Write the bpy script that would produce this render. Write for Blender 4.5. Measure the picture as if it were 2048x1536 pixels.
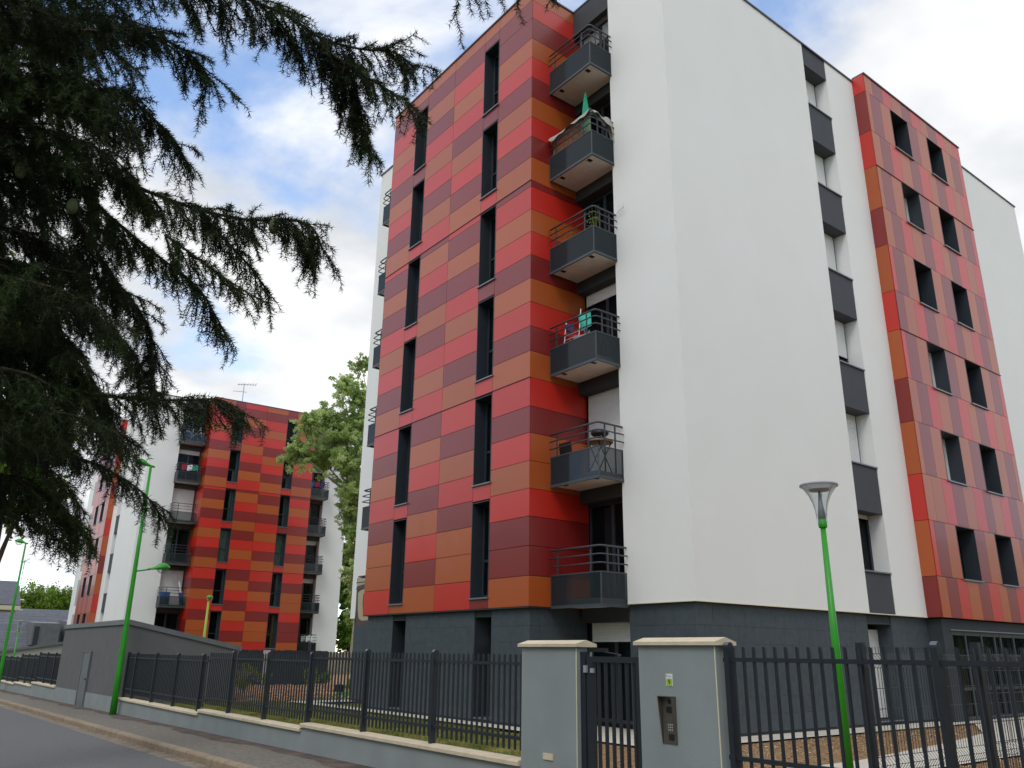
import bpy, math, random
import numpy as np
from mathutils import Vector, Matrix
R = math.radians
random.seed(7)
rng = np.random.default_rng(7)
for o in list(bpy.data.objects): bpy.data.objects.remove(o)
scene = bpy.context.scene
COL = scene.collection

# ------------------------------------------------------------------ camera (eye is z = 0; street level about z = -1.6)
FPX, PITCH, ROLL, YAW = 1631.63, 0.319137, 0.0131278, R(52.326884)
_f = Vector((math.cos(PITCH)*math.cos(YAW), math.cos(PITCH)*math.sin(YAW), math.sin(PITCH)))
_r = _f.cross(Vector((0, 0, 1))).normalized(); _u = _r.cross(_f)
RIGHT = math.cos(ROLL)*_r + math.sin(ROLL)*_u
UP = -math.sin(ROLL)*_r + math.cos(ROLL)*_u
def ray(px, py):                                     # photo pixel (2048 wide) -> direction, depth 1
    return RIGHT*((px-1024)/FPX) - UP*((py-768)/FPX) + _f
def at_depth(px, py, d): return ray(px, py)*d
def at_Y(px, py, Y): d = ray(px, py); return d*(Y/d.y)
def at_X(px, py, X): d = ray(px, py); return d*(X/d.x)
cam = bpy.data.cameras.new('camera'); cam.sensor_width = 36; cam.lens = FPX/2048*36
cam.clip_start = 0.05; cam.clip_end = 3000
co = bpy.data.objects.new('camera', cam); COL.objects.link(co)
m = Matrix((RIGHT, UP, -_f)).transposed().to_4x4(); co.matrix_world = m
scene.camera = co
scene.render.resolution_x, scene.render.resolution_y = 1024, 768

# ------------------------------------------------------------------ world: Nishita sky behind broken cloud
SUN_EL, SUN_AZ = R(48), R(215)                       # azimuth measured from +X towards +Y (light comes from there)
w = bpy.data.worlds.new('World'); scene.world = w; w.use_nodes = True
nt = w.node_tree; N = nt.nodes; L = nt.links; N.clear()
def wn(t, **k):
    n = N.new(t)
    for a, b in k.items(): setattr(n, a, b)
    return n
def wmath(op, a, b=None, c=None):
    n = wn('ShaderNodeMath', operation=op)
    for i, v in enumerate((a, b, c)):
        if v is None: continue
        if isinstance(v, (int, float)): n.inputs[i].default_value = v
        else: L.new(v, n.inputs[i])
    return n.outputs[0]
tc = wn('ShaderNodeTexCoord'); sep = wn('ShaderNodeSeparateXYZ'); L.new(tc.outputs['Generated'], sep.inputs[0])
zz = wmath('ADD', wmath('MAXIMUM', sep.outputs[2], 0.0), 0.22)
cmb = wn('ShaderNodeCombineXYZ'); L.new(wmath('DIVIDE', sep.outputs[0], zz), cmb.inputs[0]); L.new(wmath('DIVIDE', sep.outputs[1], zz), cmb.inputs[1])
mp = wn('ShaderNodeMapping'); L.new(cmb.outputs[0], mp.inputs[0]); mp.inputs['Location'].default_value = (1.1, 8.4, 0)
n1 = wn('ShaderNodeTexNoise'); n1.inputs['Scale'].default_value = 1.15; n1.inputs['Detail'].default_value = 9; n1.inputs['Roughness'].default_value = 0.55; n1.inputs['Distortion'].default_value = 0.25
n2 = wn('ShaderNodeTexNoise'); n2.inputs['Scale'].default_value = 2.4; n2.inputs['Detail'].default_value = 6; n2.inputs['Roughness'].default_value = 0.5
L.new(mp.outputs[0], n1.inputs['Vector']); mp2 = wn('ShaderNodeMapping'); mp2.inputs['Location'].default_value = (6.1, 10.4, 0); L.new(cmb.outputs[0], mp2.inputs[0]); L.new(mp2.outputs[0], n2.inputs['Vector'])
rc = wn('ShaderNodeValToRGB'); L.new(n1.outputs['Fac'], rc.inputs[0])
rc.color_ramp.elements[0].position = 0.375; rc.color_ramp.elements[1].position = 0.50
rc.color_ramp.interpolation = 'EASE'; rc.color_ramp.elements[0].color = (.05, .05, .05, 1)
rb = wn('ShaderNodeValToRGB'); L.new(n2.outputs['Fac'], rb.inputs[0])
rb.color_ramp.elements[0].position = 0.36; rb.color_ramp.elements[0].color = (0.60, 0.63, 0.67, 1)
rb.color_ramp.elements[1].position = 0.63; rb.color_ramp.elements[1].color = (1.0, 1.0, 1.0, 1)
sky = wn('ShaderNodeTexSky', sky_type='NISHITA', sun_disc=False)
sky.sun_elevation = SUN_EL; sky.sun_rotation = math.pi/2 - SUN_AZ; sky.altitude = 50; sky.air_density = 1.0; sky.dust_density = 0.1; sky.ozone_density = 2.2
bs = wn('ShaderNodeBackground'); bs.inputs[1].default_value = 0.15; L.new(sky.outputs[0], bs.inputs[0])
bc = wn('ShaderNodeBackground'); bc.inputs[1].default_value = 0.56; L.new(rb.outputs[0], bc.inputs[0])
mx = wn('ShaderNodeMixShader'); L.new(rc.outputs[0], mx.inputs[0]); L.new(bs.outputs[0], mx.inputs[1]); L.new(bc.outputs[0], mx.inputs[2])
ow = wn('ShaderNodeOutputWorld'); L.new(mx.outputs[0], ow.inputs[0])
sl = bpy.data.lights.new('sun', 'SUN'); sl.energy = 0.5; sl.angle = R(22); sl.color = (1, 0.96, 0.9)
so = bpy.data.objects.new('sun', sl); COL.objects.link(so)
sd = Vector((math.cos(SUN_EL)*math.cos(SUN_AZ), math.cos(SUN_EL)*math.sin(SUN_AZ), math.sin(SUN_EL)))
so.rotation_euler = sd.to_track_quat('Z', 'Y').to_euler(); so.location = (0, 0, 40)
vs = scene.view_settings; vs.view_transform = 'Standard'; vs.look = 'None'; vs.exposure = 1.06; vs.gamma = 1; vs.use_curve_mapping = False

# ------------------------------------------------------------------ materials
def lin(c):
    c = c/255; return c/12.92 if c <= 0.04045 else ((c+0.055)/1.055)**2.4
def srgb(r, g, b): return (lin(r), lin(g), lin(b))
MATS = {}
def mat(name, col, rough=0.6, metal=0.0, spec=0.5, var=0.0, vscale=3.0, col2=None, bump=0.0, bscale=40.0, rand=0.0, coat=0.0, detail=5, contrast=(0.35, 0.65), stretch=None):
    M = bpy.data.materials.new(name); M.use_nodes = True; n = M.node_tree.nodes; l = M.node_tree.links
    b = n['Principled BSDF']; b.inputs['Roughness'].default_value = rough; b.inputs['Metallic'].default_value = metal
    b.inputs['Specular IOR Level'].default_value = spec; b.inputs['Coat Weight'].default_value = coat
    b.inputs['Base Color'].default_value = (*col, 1)
    geo = n.new('ShaderNodeNewGeometry'); vec = geo.outputs['Position']
    if stretch:
        mpn = n.new('ShaderNodeMapping'); mpn.inputs['Scale'].default_value = stretch; l.new(vec, mpn.inputs[0]); vec = mpn.outputs[0]
    out = None
    if var > 0 or col2:
        t = n.new('ShaderNodeTexNoise'); t.inputs['Scale'].default_value = vscale; t.inputs['Detail'].default_value = detail; l.new(vec, t.inputs['Vector'])
        r = n.new('ShaderNodeValToRGB'); l.new(t.outputs['Fac'], r.inputs[0])
        r.color_ramp.elements[0].position, r.color_ramp.elements[1].position = contrast
        c2 = col2 if col2 else tuple(min(1, c*(1+var)) for c in col)
        r.color_ramp.elements[0].color = (*(col if col2 else tuple(c*(1-var) for c in col)), 1); r.color_ramp.elements[1].color = (*c2, 1)
        out = r.outputs[0]
    if rand > 0:
        oi = n.new('ShaderNodeObjectInfo'); hs = n.new('ShaderNodeHueSaturation')
        mr = n.new('ShaderNodeMapRange'); mr.inputs[3].default_value = 1-rand; mr.inputs[4].default_value = 1+rand
        l.new(oi.outputs['Random'], mr.inputs[0]); l.new(mr.outputs[0], hs.inputs['Value'])
        if out: l.new(out, hs.inputs['Color'])
        else: hs.inputs['Color'].default_value = (*col, 1)
        out = hs.outputs[0]
    if out: l.new(out, b.inputs['Base Color'])
    if bump > 0:
        t2 = n.new('ShaderNodeTexNoise'); t2.inputs['Scale'].default_value = bscale; t2.inputs['Detail'].default_value = 4; l.new(vec, t2.inputs['Vector'])
        bp = n.new('ShaderNodeBump'); bp.inputs['Strength'].default_value = bump; bp.inputs['Distance'].default_value = 0.02
        l.new(t2.outputs['Fac'], bp.inputs['Height']); l.new(bp.outputs[0], b.inputs['Normal'])
    MATS[name] = M; return M
def glass_mat(name, tint, mixf, rough=0.03):
    M = bpy.data.materials.new(name); M.use_nodes = True; n = M.node_tree.nodes; l = M.node_tree.links
    b = n['Principled BSDF']; b.inputs['Base Color'].default_value = (*tint, 1); b.inputs['Roughness'].default_value = rough
    tr = n.new('ShaderNodeBsdfTransparent'); tr.inputs[0].default_value = (0.85, 0.88, 0.88, 1)
    mxs = n.new('ShaderNodeMixShader'); lw = n.new('ShaderNodeLayerWeight'); lw.inputs[0].default_value = 0.25
    ad = n.new('ShaderNodeMath'); ad.operation = 'MULTIPLY_ADD'; ad.use_clamp = True
    l.new(lw.outputs['Fresnel'], ad.inputs[0]); ad.inputs[1].default_value = 0.7; ad.inputs[2].default_value = mixf
    l.new(ad.outputs[0], mxs.inputs[0]); l.new(tr.outputs[0], mxs.inputs[1]); l.new(b.outputs[0], mxs.inputs[2])
    l.new(mxs.outputs[0], n['Material Output'].inputs[0]); MATS[name] = M; return M
def leaf_mat(name, c1, c2, vscale=1.5, trans=0.35, rough=0.55):
    M = bpy.data.materials.new(name); M.use_nodes = True; n = M.node_tree.nodes; l = M.node_tree.links
    b = n['Principled BSDF']; b.inputs['Roughness'].default_value = rough; b.inputs['Specular IOR Level'].default_value = 0.35
    geo = n.new('ShaderNodeNewGeometry'); t = n.new('ShaderNodeTexNoise'); t.inputs['Scale'].default_value = vscale; t.inputs['Detail'].default_value = 6; l.new(geo.outputs['Position'], t.inputs['Vector'])
    r = n.new('ShaderNodeValToRGB'); r.color_ramp.elements[0].position = 0.35; r.color_ramp.elements[1].position = 0.65
    r.color_ramp.elements[0].color = (*c1, 1); r.color_ramp.elements[1].color = (*c2, 1); l.new(t.outputs['Fac'], r.inputs[0])
    l.new(r.outputs[0], b.inputs['Base Color'])
    td = n.new('ShaderNodeBsdfTranslucent'); l.new(r.outputs[0], td.inputs[0])
    ms = n.new('ShaderNodeMixShader'); ms.inputs[0].default_value = trans; l.new(b.outputs[0], ms.inputs[1]); l.new(td.outputs[0], ms.inputs[2])
    l.new(ms.outputs[0], n['Material Output'].inputs[0]); MATS[name] = M; return M

P_ORANGE = mat('panel_orange', srgb(172, 80, 28), 0.35, spec=0.65, rand=0.06, coat=0.10, var=0.05, vscale=260, bump=0.05, bscale=300)
P_RED = mat('panel_red', srgb(194, 38, 24), 0.35, spec=0.65, rand=0.06, coat=0.10, var=0.05, vscale=260, bump=0.05, bscale=300)
P_MAROON = mat('panel_maroon', srgb(130, 30, 26), 0.35, spec=0.65, rand=0.06, coat=0.10, var=0.07, vscale=260, bump=0.05, bscale=300)
PAN = {'O': P_ORANGE, 'R': P_RED, 'M': P_MAROON}
M_BACK = mat('joint_backing', srgb(40, 16, 16), 0.9, var=0.1)  # dark backing wall seen through the open joints between cladding panels
M_WHITE = mat('white_render', srgb(233, 232, 227), 0.85, spec=0.3, col2=srgb(236, 235, 231), vscale=0.7, bump=0.3, bscale=90, contrast=(0.3, 0.65), detail=10)
M_WHITE2 = mat('white_render_clean', srgb(226, 227, 226), 0.8, spec=0.3, var=0.02, vscale=2)
M_TRIM = mat('cream_bead', srgb(224, 219, 188), 0.7)
M_TILE = mat('slate_grey_tile', srgb(68, 76, 82), 0.6, spec=0.35, rand=0.035, var=0.10, vscale=7, bump=0.06, bscale=60)
M_TILEB = mat('slate_grey_joint', srgb(48, 54, 58), 0.8, var=0.1)
M_DARK = mat('anthracite_render', srgb(56, 58, 62), 0.7, var=0.06, vscale=4, bump=0.1, bscale=80)
M_FRAME = mat('anthracite_metal', srgb(48, 54, 60), 0.45, spec=0.5, var=0.05, vscale=8)
M_SPAN = mat('grey_render', srgb(68, 70, 76), 0.8, var=0.05, vscale=3, bump=0.15, bscale=90)
M_RAIL = mat('rail_grey_paint', srgb(66, 72, 78), 0.45, spec=0.5)
M_CAPM = mat('roof_edge_metal', srgb(92, 88, 94), 0.45, metal=0.3)
M_SILL = mat('grey_aluminium_sill', srgb(120, 126, 134), 0.4, metal=0.4)
M_SHUT = mat('white_shutter', srgb(222, 222, 218), 0.55, var=0.03, vscale=12)
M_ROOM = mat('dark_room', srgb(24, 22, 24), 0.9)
M_CURT = mat('curtain', srgb(170, 190, 178), 0.9, var=0.15, vscale=14, stretch=(1, 1, 0.05))
M_CURTY = mat('curtain_yellow', srgb(190, 178, 90), 0.9, var=0.15, vscale=14, stretch=(1, 1, 0.05))
M_SOFF = mat('balcony_underside', srgb(226, 216, 202), 0.85, var=0.05, vscale=6, bump=0.15, bscale=50)
M_DRAIN = mat('drain_grille', srgb(30, 28, 28), 0.6)
M_GLASS = glass_mat('window_glass', srgb(30, 34, 38), 0.12)
M_BGLASS = glass_mat('balcony_glass', srgb(60, 68, 74), 0.34, 0.10)
M_LGLASS = glass_mat('lamp_glass', srgb(225, 230, 233), 0.02)
M_WALL = mat('grey_wall_render', srgb(146, 153, 153), 0.85, spec=0.25, var=0.06, vscale=1.3, bump=0.3, bscale=120)
M_SHED = mat('dark_grey_render', srgb(110, 110, 110), 0.9, spec=0.2, var=0.05, vscale=2.0, bump=0.35, bscale=110)
M_ZINC = mat('zinc_flashing', srgb(120, 124, 126), 0.5, metal=0.3, var=0.08, vscale=3)
M_COPE = mat('reconstituted_stone', srgb(208, 194, 168), 0.85, var=0.07, vscale=6, rand=0.05, bump=0.2, bscale=60)
M_FENCE = mat('fence_paint', srgb(39, 45, 53), 0.42, spec=0.5, var=0.06, vscale=9)
M_FCAP = mat('fence_cap', srgb(96, 106, 118), 0.25, metal=0.3)
M_GREEN = mat('lamp_green', srgb(44, 150, 30), 0.4, spec=0.5, var=0.04, vscale=5)
M_GREEN2 = mat('lamp_yellow_green', srgb(150, 170, 40), 0.45)
M_LAMPG = mat('lamp_grey', srgb(158, 160, 166), 0.45)
M_STEEL = mat('brushed_steel', srgb(120, 112, 104), 0.4, metal=0.7, var=0.08, vscale=30)
M_BLACK = mat('black_plastic', srgb(26, 26, 30), 0.5)
M_WPLAS = mat('white_plastic', srgb(230, 230, 230), 0.5)
M_LIME = mat('lime_plate', srgb(160, 196, 50), 0.5)
M_ASPH = mat('asphalt', srgb(100, 100, 101), 0.92, spec=0.25, col2=srgb(122, 121, 120), vscale=38, bump=0.6, bscale=160, detail=12, contrast=(0.3, 0.7))
M_WALK = mat('pavement_asphalt', srgb(108, 104, 98), 0.95, spec=0.2, col2=srgb(136, 130, 119), vscale=14, bump=0.5, bscale=170, detail=12, contrast=(0.3, 0.7))
M_WALKD = mat('pavement_patch', srgb(84, 78, 76), 0.95, spec=0.2, col2=srgb(116, 100, 92), vscale=2.2, bump=0.6, bscale=120, detail=10)
M_GUTTER = mat('gutter_grit', srgb(146, 136, 120), 0.95, spec=0.15, col2=srgb(118, 114, 108), vscale=3.5, bump=0.5, bscale=120, detail=10)
M_KERB = mat('kerb_stone', srgb(146, 130, 108), 0.9, var=0.14, vscale=6, rand=0.06, bump=0.4, bscale=60)
M_CONC = mat('pale_concrete', srgb(196, 190, 176), 0.9, var=0.06, vscale=2, bump=0.25, bscale=70)
M_SOIL = mat('soil', srgb(104, 80, 58), 1.0, spec=0.1, col2=srgb(168, 136, 102), vscale=9, bump=1.0, bscale=30, detail=12, contrast=(0.3, 0.7))
M_STONE = mat('soil_stone', srgb(120, 94, 70), 0.95, col2=srgb(206, 184, 150), vscale=7, contrast=(.42, .58))
M_MULCH = mat('bark_mulch', srgb(150, 112, 84), 1.0, spec=0.1, col2=srgb(196, 158, 126), vscale=9, bump=1.0, bscale=25, detail=12)
M_LAWN = mat('lawn_ground', srgb(96, 100, 50), 1.0, spec=0.1, col2=srgb(136, 128, 76), vscale=4, bump=0.8, bscale=50, detail=10)
M_GROUND = mat('far_ground', srgb(98, 102, 70), 1.0, spec=0.1, var=0.15, vscale=0.3)
M_BLADE = leaf_mat('grass_blade', srgb(84, 104, 36), srgb(150, 146, 80), 3.0)
M_SLATE = mat('slate_roof', srgb(96, 98, 106), 0.6, var=0.12, vscale=2.5, rand=0.1)
M_CREAM = mat('cream_render', srgb(214, 202, 168), 0.9, var=0.05, vscale=1)
M_GREYW = mat('grey_render_house', srgb(178, 176, 168), 0.9, var=0.05, vscale=1)
M_BARK = mat('bark', srgb(78, 66, 54), 0.95, var=0.2, vscale=8, bump=0.8, bscale=30)
M_PALEBARK = mat('pale_bark', srgb(150, 142, 124), 0.95, var=0.2, vscale=5, bump=0.5, bscale=20)
M_NEEDLE = leaf_mat('cedar_needles', srgb(26, 40, 18), srgb(56, 80, 34), 2.5, 0.15, 0.7)
M_CONE = mat('cedar_cone', srgb(92, 102, 66), 0.8, var=0.12, vscale=60, bump=0.5, bscale=120)
M_POPLAR = leaf_mat('poplar_leaves', srgb(140, 166, 84), srgb(204, 220, 150), 0.9, 0.5)
M_LEAF = leaf_mat('maple_leaves', srgb(74, 112, 30), srgb(140, 168, 58), 1.0, 0.45)
M_LEAFD = leaf_mat('dark_leaves', srgb(74, 112, 36), srgb(142, 176, 70), 0.6, 0.35)
M_PLANT = leaf_mat('plant_leaves', srgb(90, 110, 30), srgb(176, 170, 60), 3.0, 0.4)
M_TEAL = mat('teal_cloth', srgb(70, 190, 170), 0.9, var=0.05)
M_PARA = mat('parasol_green', srgb(30, 160, 120), 0.8, var=0.05)
M_NAVY = mat('navy_cloth', srgb(44, 54, 100), 0.9)
M_REDC = mat('red_cloth', srgb(160, 40, 50), 0.9)
M_BLUE = mat('blue_plastic', srgb(40, 90, 150), 0.5)
M_TARP = mat('grey_tarp', srgb(168, 162, 156), 0.8, var=0.08, vscale=5)
M_WILLOW = mat('willow', srgb(140, 112, 86), 0.9, var=0.2, vscale=30)
M_WOOD = mat('wood', srgb(150, 110, 70), 0.7)
M_MURB = mat('mural_brown', srgb(88, 76, 76), 0.9)
M_MURY = mat('mural_beige', srgb(176, 164, 134), 0.9)
M_REDCAP = mat('joint_profile', srgb(120, 34, 38), 0.5)

# ------------------------------------------------------------------ mesh helpers
class MB:
    def __init__(s): s.v = []; s.f = []
    def add(s, vs, fs):
        k = len(s.v); s.v += [tuple(p) for p in vs]; s.f += [tuple(i+k for i in f) for f in fs]; return s
    def box(s, x0, x1, y0, y1, z0, z1):
        return s.add([(x0,y0,z0),(x1,y0,z0),(x1,y1,z0),(x0,y1,z0),(x0,y0,z1),(x1,y0,z1),(x1,y1,z1),(x0,y1,z1)],
                     [(0,3,2,1),(4,5,6,7),(0,1,5,4),(1,2,6,5),(2,3,7,6),(3,0,4,7)])
    def tube(s, pts, r, n=8, cap=True):
        pts = [Vector(p) for p in pts]; rs = r if isinstance(r, (list, tuple)) else [r]*len(pts)
        rings = []; pu = None
        for i, p in enumerate(pts):
            a = pts[max(0, i-1)]; b = pts[min(len(pts)-1, i+1)]; t = (b-a).normalized()
            if pu is None: pu = t.cross(Vector((0, 0, 1)) if abs(t.z) < 0.9 else Vector((1, 0, 0))).normalized()
            pu = (pu - t*pu.dot(t)).normalized(); pv = t.cross(pu)
            rings.append([p + (pu*math.cos(2*math.pi*j/n) + pv*math.sin(2*math.pi*j/n))*rs[i] for j in range(n)])
        vs = [q for rg in rings for q in rg]; fs = []
        for i in range(len(rings)-1):
            for j in range(n):
                fs.append((i*n+j, i*n+(j+1) % n, (i+1)*n+(j+1) % n, (i+1)*n+j))
        if cap: fs += [tuple(range(n))[::-1], tuple((len(rings)-1)*n+j for j in range(n))]
        return s.add(vs, fs)
    def lathe(s, prof, n=20, c=(0, 0, 0), sx=1, sy=1):
        vs = []; fs = []
        for r, z in prof:
            for j in range(n):
                a = 2*math.pi*j/n; vs.append((c[0]+r*sx*math.cos(a), c[1]+r*sy*math.sin(a), c[2]+z))
        for i in range(len(prof)-1):
            for j in range(n): fs.append((i*n+j, i*n+(j+1) % n, (i+1)*n+(j+1) % n, (i+1)*n+j))
        return s.add(vs, fs)
    def prism(s, poly, axis, a, b):
        """poly: 2-D points; axis 'x': (y,z) poly from x=a..b ; 'y': (x,z) ; 'z': (x,y)"""
        n = len(poly)
        def P(p, t): return {'x': (t, p[0], p[1]), 'y': (p[0], t, p[1]), 'z': (p[0], p[1], t)}[axis]
        vs = [P(p, a) for p in poly] + [P(p, b) for p in poly]
        fs = [tuple(range(n)), tuple(range(2*n-1, n-1, -1))] + [(i, i+n, (i+1) % n+n, (i+1) % n) for i in range(n)]
        return s.add(vs, fs)
    def mesh(s, name, mt, smooth=False):
        me = bpy.data.meshes.new(name); me.from_pydata(s.v, [], s.f); me.materials.append(mt)
        if smooth: me.polygons.foreach_set('use_smooth', [True]*len(me.polygons))
        me.update(); fix_normals(me); return me
def fix_normals(me):
    import bmesh
    bm = bmesh.new(); bm.from_mesh(me); bmesh.ops.recalc_face_normals(bm, faces=bm.faces); bm.to_mesh(me); bm.free()
def link(name, me, parent=None, loc=(0, 0, 0), rot=None):
    o = bpy.data.objects.new(name, me); COL.objects.link(o); o.location = loc
    if rot: o.rotation_euler = rot
    if parent: o.parent = parent
    return o
def tag(o, label, cat, group=None, kind=None):
    if label: o['label'] = label
    if cat: o['category'] = cat
    if group: o['group'] = group
    if kind: o['kind'] = kind
    return o
def thing(name, label, cat, loc=(0, 0, 0), rz=0, group=None):
    o = bpy.data.objects.new(name, None); COL.objects.link(o); o.location = loc; o.rotation_euler = (0, 0, rz); o.empty_display_size = 0.2
    return tag(o, label, cat, group)
def part(name, mb, mt, parent, smooth=False, off=(0, 0, 0)):
    if any(off): mb.v = [(a-off[0], b-off[1], c-off[2]) for a, b, c in mb.v]
    return link(name, mb.mesh(name, mt, smooth), parent)
_bc = {}
def boxo(name, parent, mt, x0, x1, y0, y1, z0, z1, off=(0, 0, 0)):
    """a box object whose mesh is shared between boxes of the same size"""
    x0, x1 = sorted((x0, x1)); y0, y1 = sorted((y0, y1)); z0, z1 = sorted((z0, z1))
    k = (round(x1-x0, 3), round(y1-y0, 3), round(z1-z0, 3), mt.name)
    if k not in _bc:
        a, b, c = k[0]/2, k[1]/2, k[2]/2
        _bc[k] = MB().box(-a, a, -b, b, -c, c).mesh(name, mt)
    return link(name, _bc[k], parent, ((x0+x1)/2-off[0], (y0+y1)/2-off[1], (z0+z1)/2-off[2]))
def structure(name, mb, mt, smooth=False):
    return tag(link(name, mb.mesh(name, mt, smooth)), None, None, kind='structure')
def copy_tree(o, parent=None):
    c = o.copy(); COL.objects.link(c); c.parent = parent
    for ch in list(o.children): copy_tree(ch, c)
    return c
def np_mesh(name, V, F, mt):
    """V (n,3) array, F (m,k) array"""
    me = bpy.data.meshes.new(name); k = F.shape[1]
    me.vertices.add(len(V)); me.vertices.foreach_set('co', V.astype(np.float32).ravel())
    me.loops.add(F.size); me.loops.foreach_set('vertex_index', F.astype(np.int32).ravel())
    me.polygons.add(len(F)); me.polygons.foreach_set('loop_start', np.arange(0, F.size, k, dtype=np.int32))
    me.materials.append(mt); me.update(calc_edges=True); return me

# ------------------------------------------------------------------ ground
def zs(Y): return -1.58 - 0.0102*Y                     # pavement level beside the wall, falling away from the camera
def strip(x0, x1, dz0, dz1, y0=-12, y1=260, n=34, mt=None, name='road'):
    mb = MB(); ys = [y0+(y1-y0)*i/n for i in range(n+1)]
    for y in ys: mb.v += [(x0, y, zs(y)+dz0), (x1, y, zs(y)+dz1)]
    mb.f = [(2*i, 2*i+1, 2*i+3, 2*i+2) for i in range(n)]
    return structure(name, mb, mt)
structure('ground', MB().add([(-900, -900, -6.2), (1500, -900, -6.2), (1500, 1500, -6.2), (-900, 1500, -6.2)], [(0, 1, 2, 3)]), M_GROUND)
strip(-14, 5.02, -0.14, -0.16, mt=M_ASPH, name='road')
strip(5.02, 5.31, -0.158, -0.15, mt=M_GUTTER, name='gutter')
strip(5.48, 6.87, -0.022, 0.0, mt=M_WALK, name='pavement')
# dark resurfaced trench along the foot of the wall, wavy edge
mb = MB(); ys = np.arange(-2, 60, 0.35)
for y in ys:
    e = 6.50 + 0.09*math.sin(y*0.9) + 0.06*math.sin(y*2.3+1) + 0.03*math.sin(y*6.1)
    mb.v += [(e, y, zs(y)-0.001), (6.868, y, zs(y)+0.005)]
mb.f = [(2*i, 2*i+1, 2*i+3, 2*i+2) for i in range(len(ys)-1)]
structure('pavement_trench_patch', mb, M_WALKD)
kb = link('kerb', MB().box(5.325, 5.465, -12, 120, -3.4, -3.2).mesh('kerb', M_KERB)); tag(kb, None, None, kind='structure')
_kp = [(5.31, -0.2), (5.31, -0.05), (5.33, -0.02), (5.35, -0.012), (5.478, -0.016), (5.478, -0.2)]
kme = MB().prism([(a-5.4, b) for a, b in _kp], 'y', -0.494, 0.494).mesh('kerb_stone', M_KERB)
for i in range(62):
    y = 2.0+i; link('kerb_stone', kme, kb, (5.4+random.uniform(-.004, .004), y, zs(y)+random.uniform(-.003, .003)), (math.atan(-0.0102), 0, random.uniform(-.003, .003)))
# leaf litter and grit in the gutter
V = []; F = []
for i in range(1600):
    y = random.uniform(4, 60); x = 5.29-abs(random.gauss(0, 0.09)); z = zs(y)-0.143; s = random.uniform(.008, .03); a = random.uniform(0, 6.3)
    k = len(V); V += [(x+s*math.cos(a+j*2.09), y+s*math.sin(a+j*2.09), z+random.uniform(0, .012)) for j in range(3)]; F.append((k, k+1, k+2))
tag(link('leaf_litter', np_mesh('leaf_litter', np.array(V), np.array(F), M_MULCH)), 'dry leaf litter lying along the kerb', 'litter', kind='stuff')

# garden sheets (eye is 1.5 m above them)
ZG = -1.535
def sheet(name, poly, z, mt): return structure(name, MB().add([(x, y, z) for x, y in poly], [tuple(range(len(poly)))]), mt)
sheet('lawn', [(6.9, 8.6), (11.4, 12.7), (60, 12.7), (60, 27.5), (9.9, 27.5), (6.9, 28.1)], ZG-0.05, M_LAWN)
sheet('soil_bed', [(6.9, -8), (45, -8), (45, 11.2), (13.4, 13.0), (11.4, 12.7), (6.9, 8.6)], ZG-0.03, M_SOIL)
structure('mulch_bed', MB().add([(10.4, 27.3, ZG-0.05), (60, 27.3, ZG-0.05), (60, 36, ZG-.05), (60, 46, ZG+.25), (19, 46, ZG+.25), (19, 39, ZG-0.05), (10.4, 40, ZG-0.05)], [(0, 1, 2, 3, 4, 5, 6)]), M_MULCH)
sheet('far_lawn', [(6.9, 37.9), (120, 37.9), (120, 130), (6.9, 130)], -2.6, M_GROUND)
sheet('lawn_strip', [(11.6, 26.4), (15.5, 26.4), (22, 33), (17, 33)], ZG-0.035, mat('fresh_lawn', srgb(60, 110, 52), 1.0, spec=0.1, var=0.15, vscale=6, bump=0.6, bscale=60))
sheet('concrete_apron', [(11.42, 12.6), (11.97, 12.6), (11.97, 26.3), (11.42, 26.3)], ZG+0.012, M_CONC)
sheet('concrete_apron_return', [(11.97, 25.3), (45, 25.3), (45, 26.3), (11.97, 26.3)], ZG+0.012, M_CONC)
sheet('concrete_apron_side', [(11.42, 10.42), (45, 10.42), (45, 14.6), (11.97, 14.6), (11.97, 12.6), (11.42, 12.6)], ZG+0.008, M_CONC)
sheet('garden_path', [(7.3, 6.5), (16.5, 6.65), (24, 7.2), (45, 7.2), (45, 10.42), (23, 10.42), (20.1, 8.95), (17.2, 8.35), (13, 7.75), (7.3, 7.6)], ZG+0.004, M_CONC)
# stones on the soil
V = []; F = []
def blob(c, s):
    k = len(V); p = [(1,0,0),(0,1,0),(-1,0,0),(0,-1,0),(0,0,1),(0,0,-.4)]
    for q in p: V.append((c[0]+q[0]*s*random.uniform(.6, 1.2), c[1]+q[1]*s*random.uniform(.6, 1.2), c[2]+q[2]*s*.7))
    for a in range(4): F.append((k+a, k+(a+1) % 4, k+4)); F.append((k+(a+1) % 4, k+a, k+5))
for i in range(9000):
    x = random.uniform(7.2, 22); y = random.uniform(3, 10.4)
    if 6.5+(x-8)*.02 < y < 7.7+(x-8)*.12: continue
    blob((x, y, ZG-0.022), random.choice((.008, .012, .016, .026)))
tag(link('soil_stones', np_mesh('soil_stones', np.array(V), np.array(F), M_STONE)), 'small stones and clods scattered over the brown soil', 'stones', kind='stuff')
# bark chips on the bed behind the fence
V = []; F = []
for i in range(5000):
    x = random.uniform(10.6, 24); y = random.uniform(27.5, 39.5)
    if x > 15 and y < 33 and (x-15.5) < (y-26.4): continue
    blob((x, y, ZG-0.03), random.choice((.03, .05, .08)))
tag(link('bark_chips', np_mesh('bark_chips', np.array(V), np.array(F), M_MULCH)), 'bark chips covering the planting bed behind the fence', 'bark chips', kind='stuff')
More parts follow.
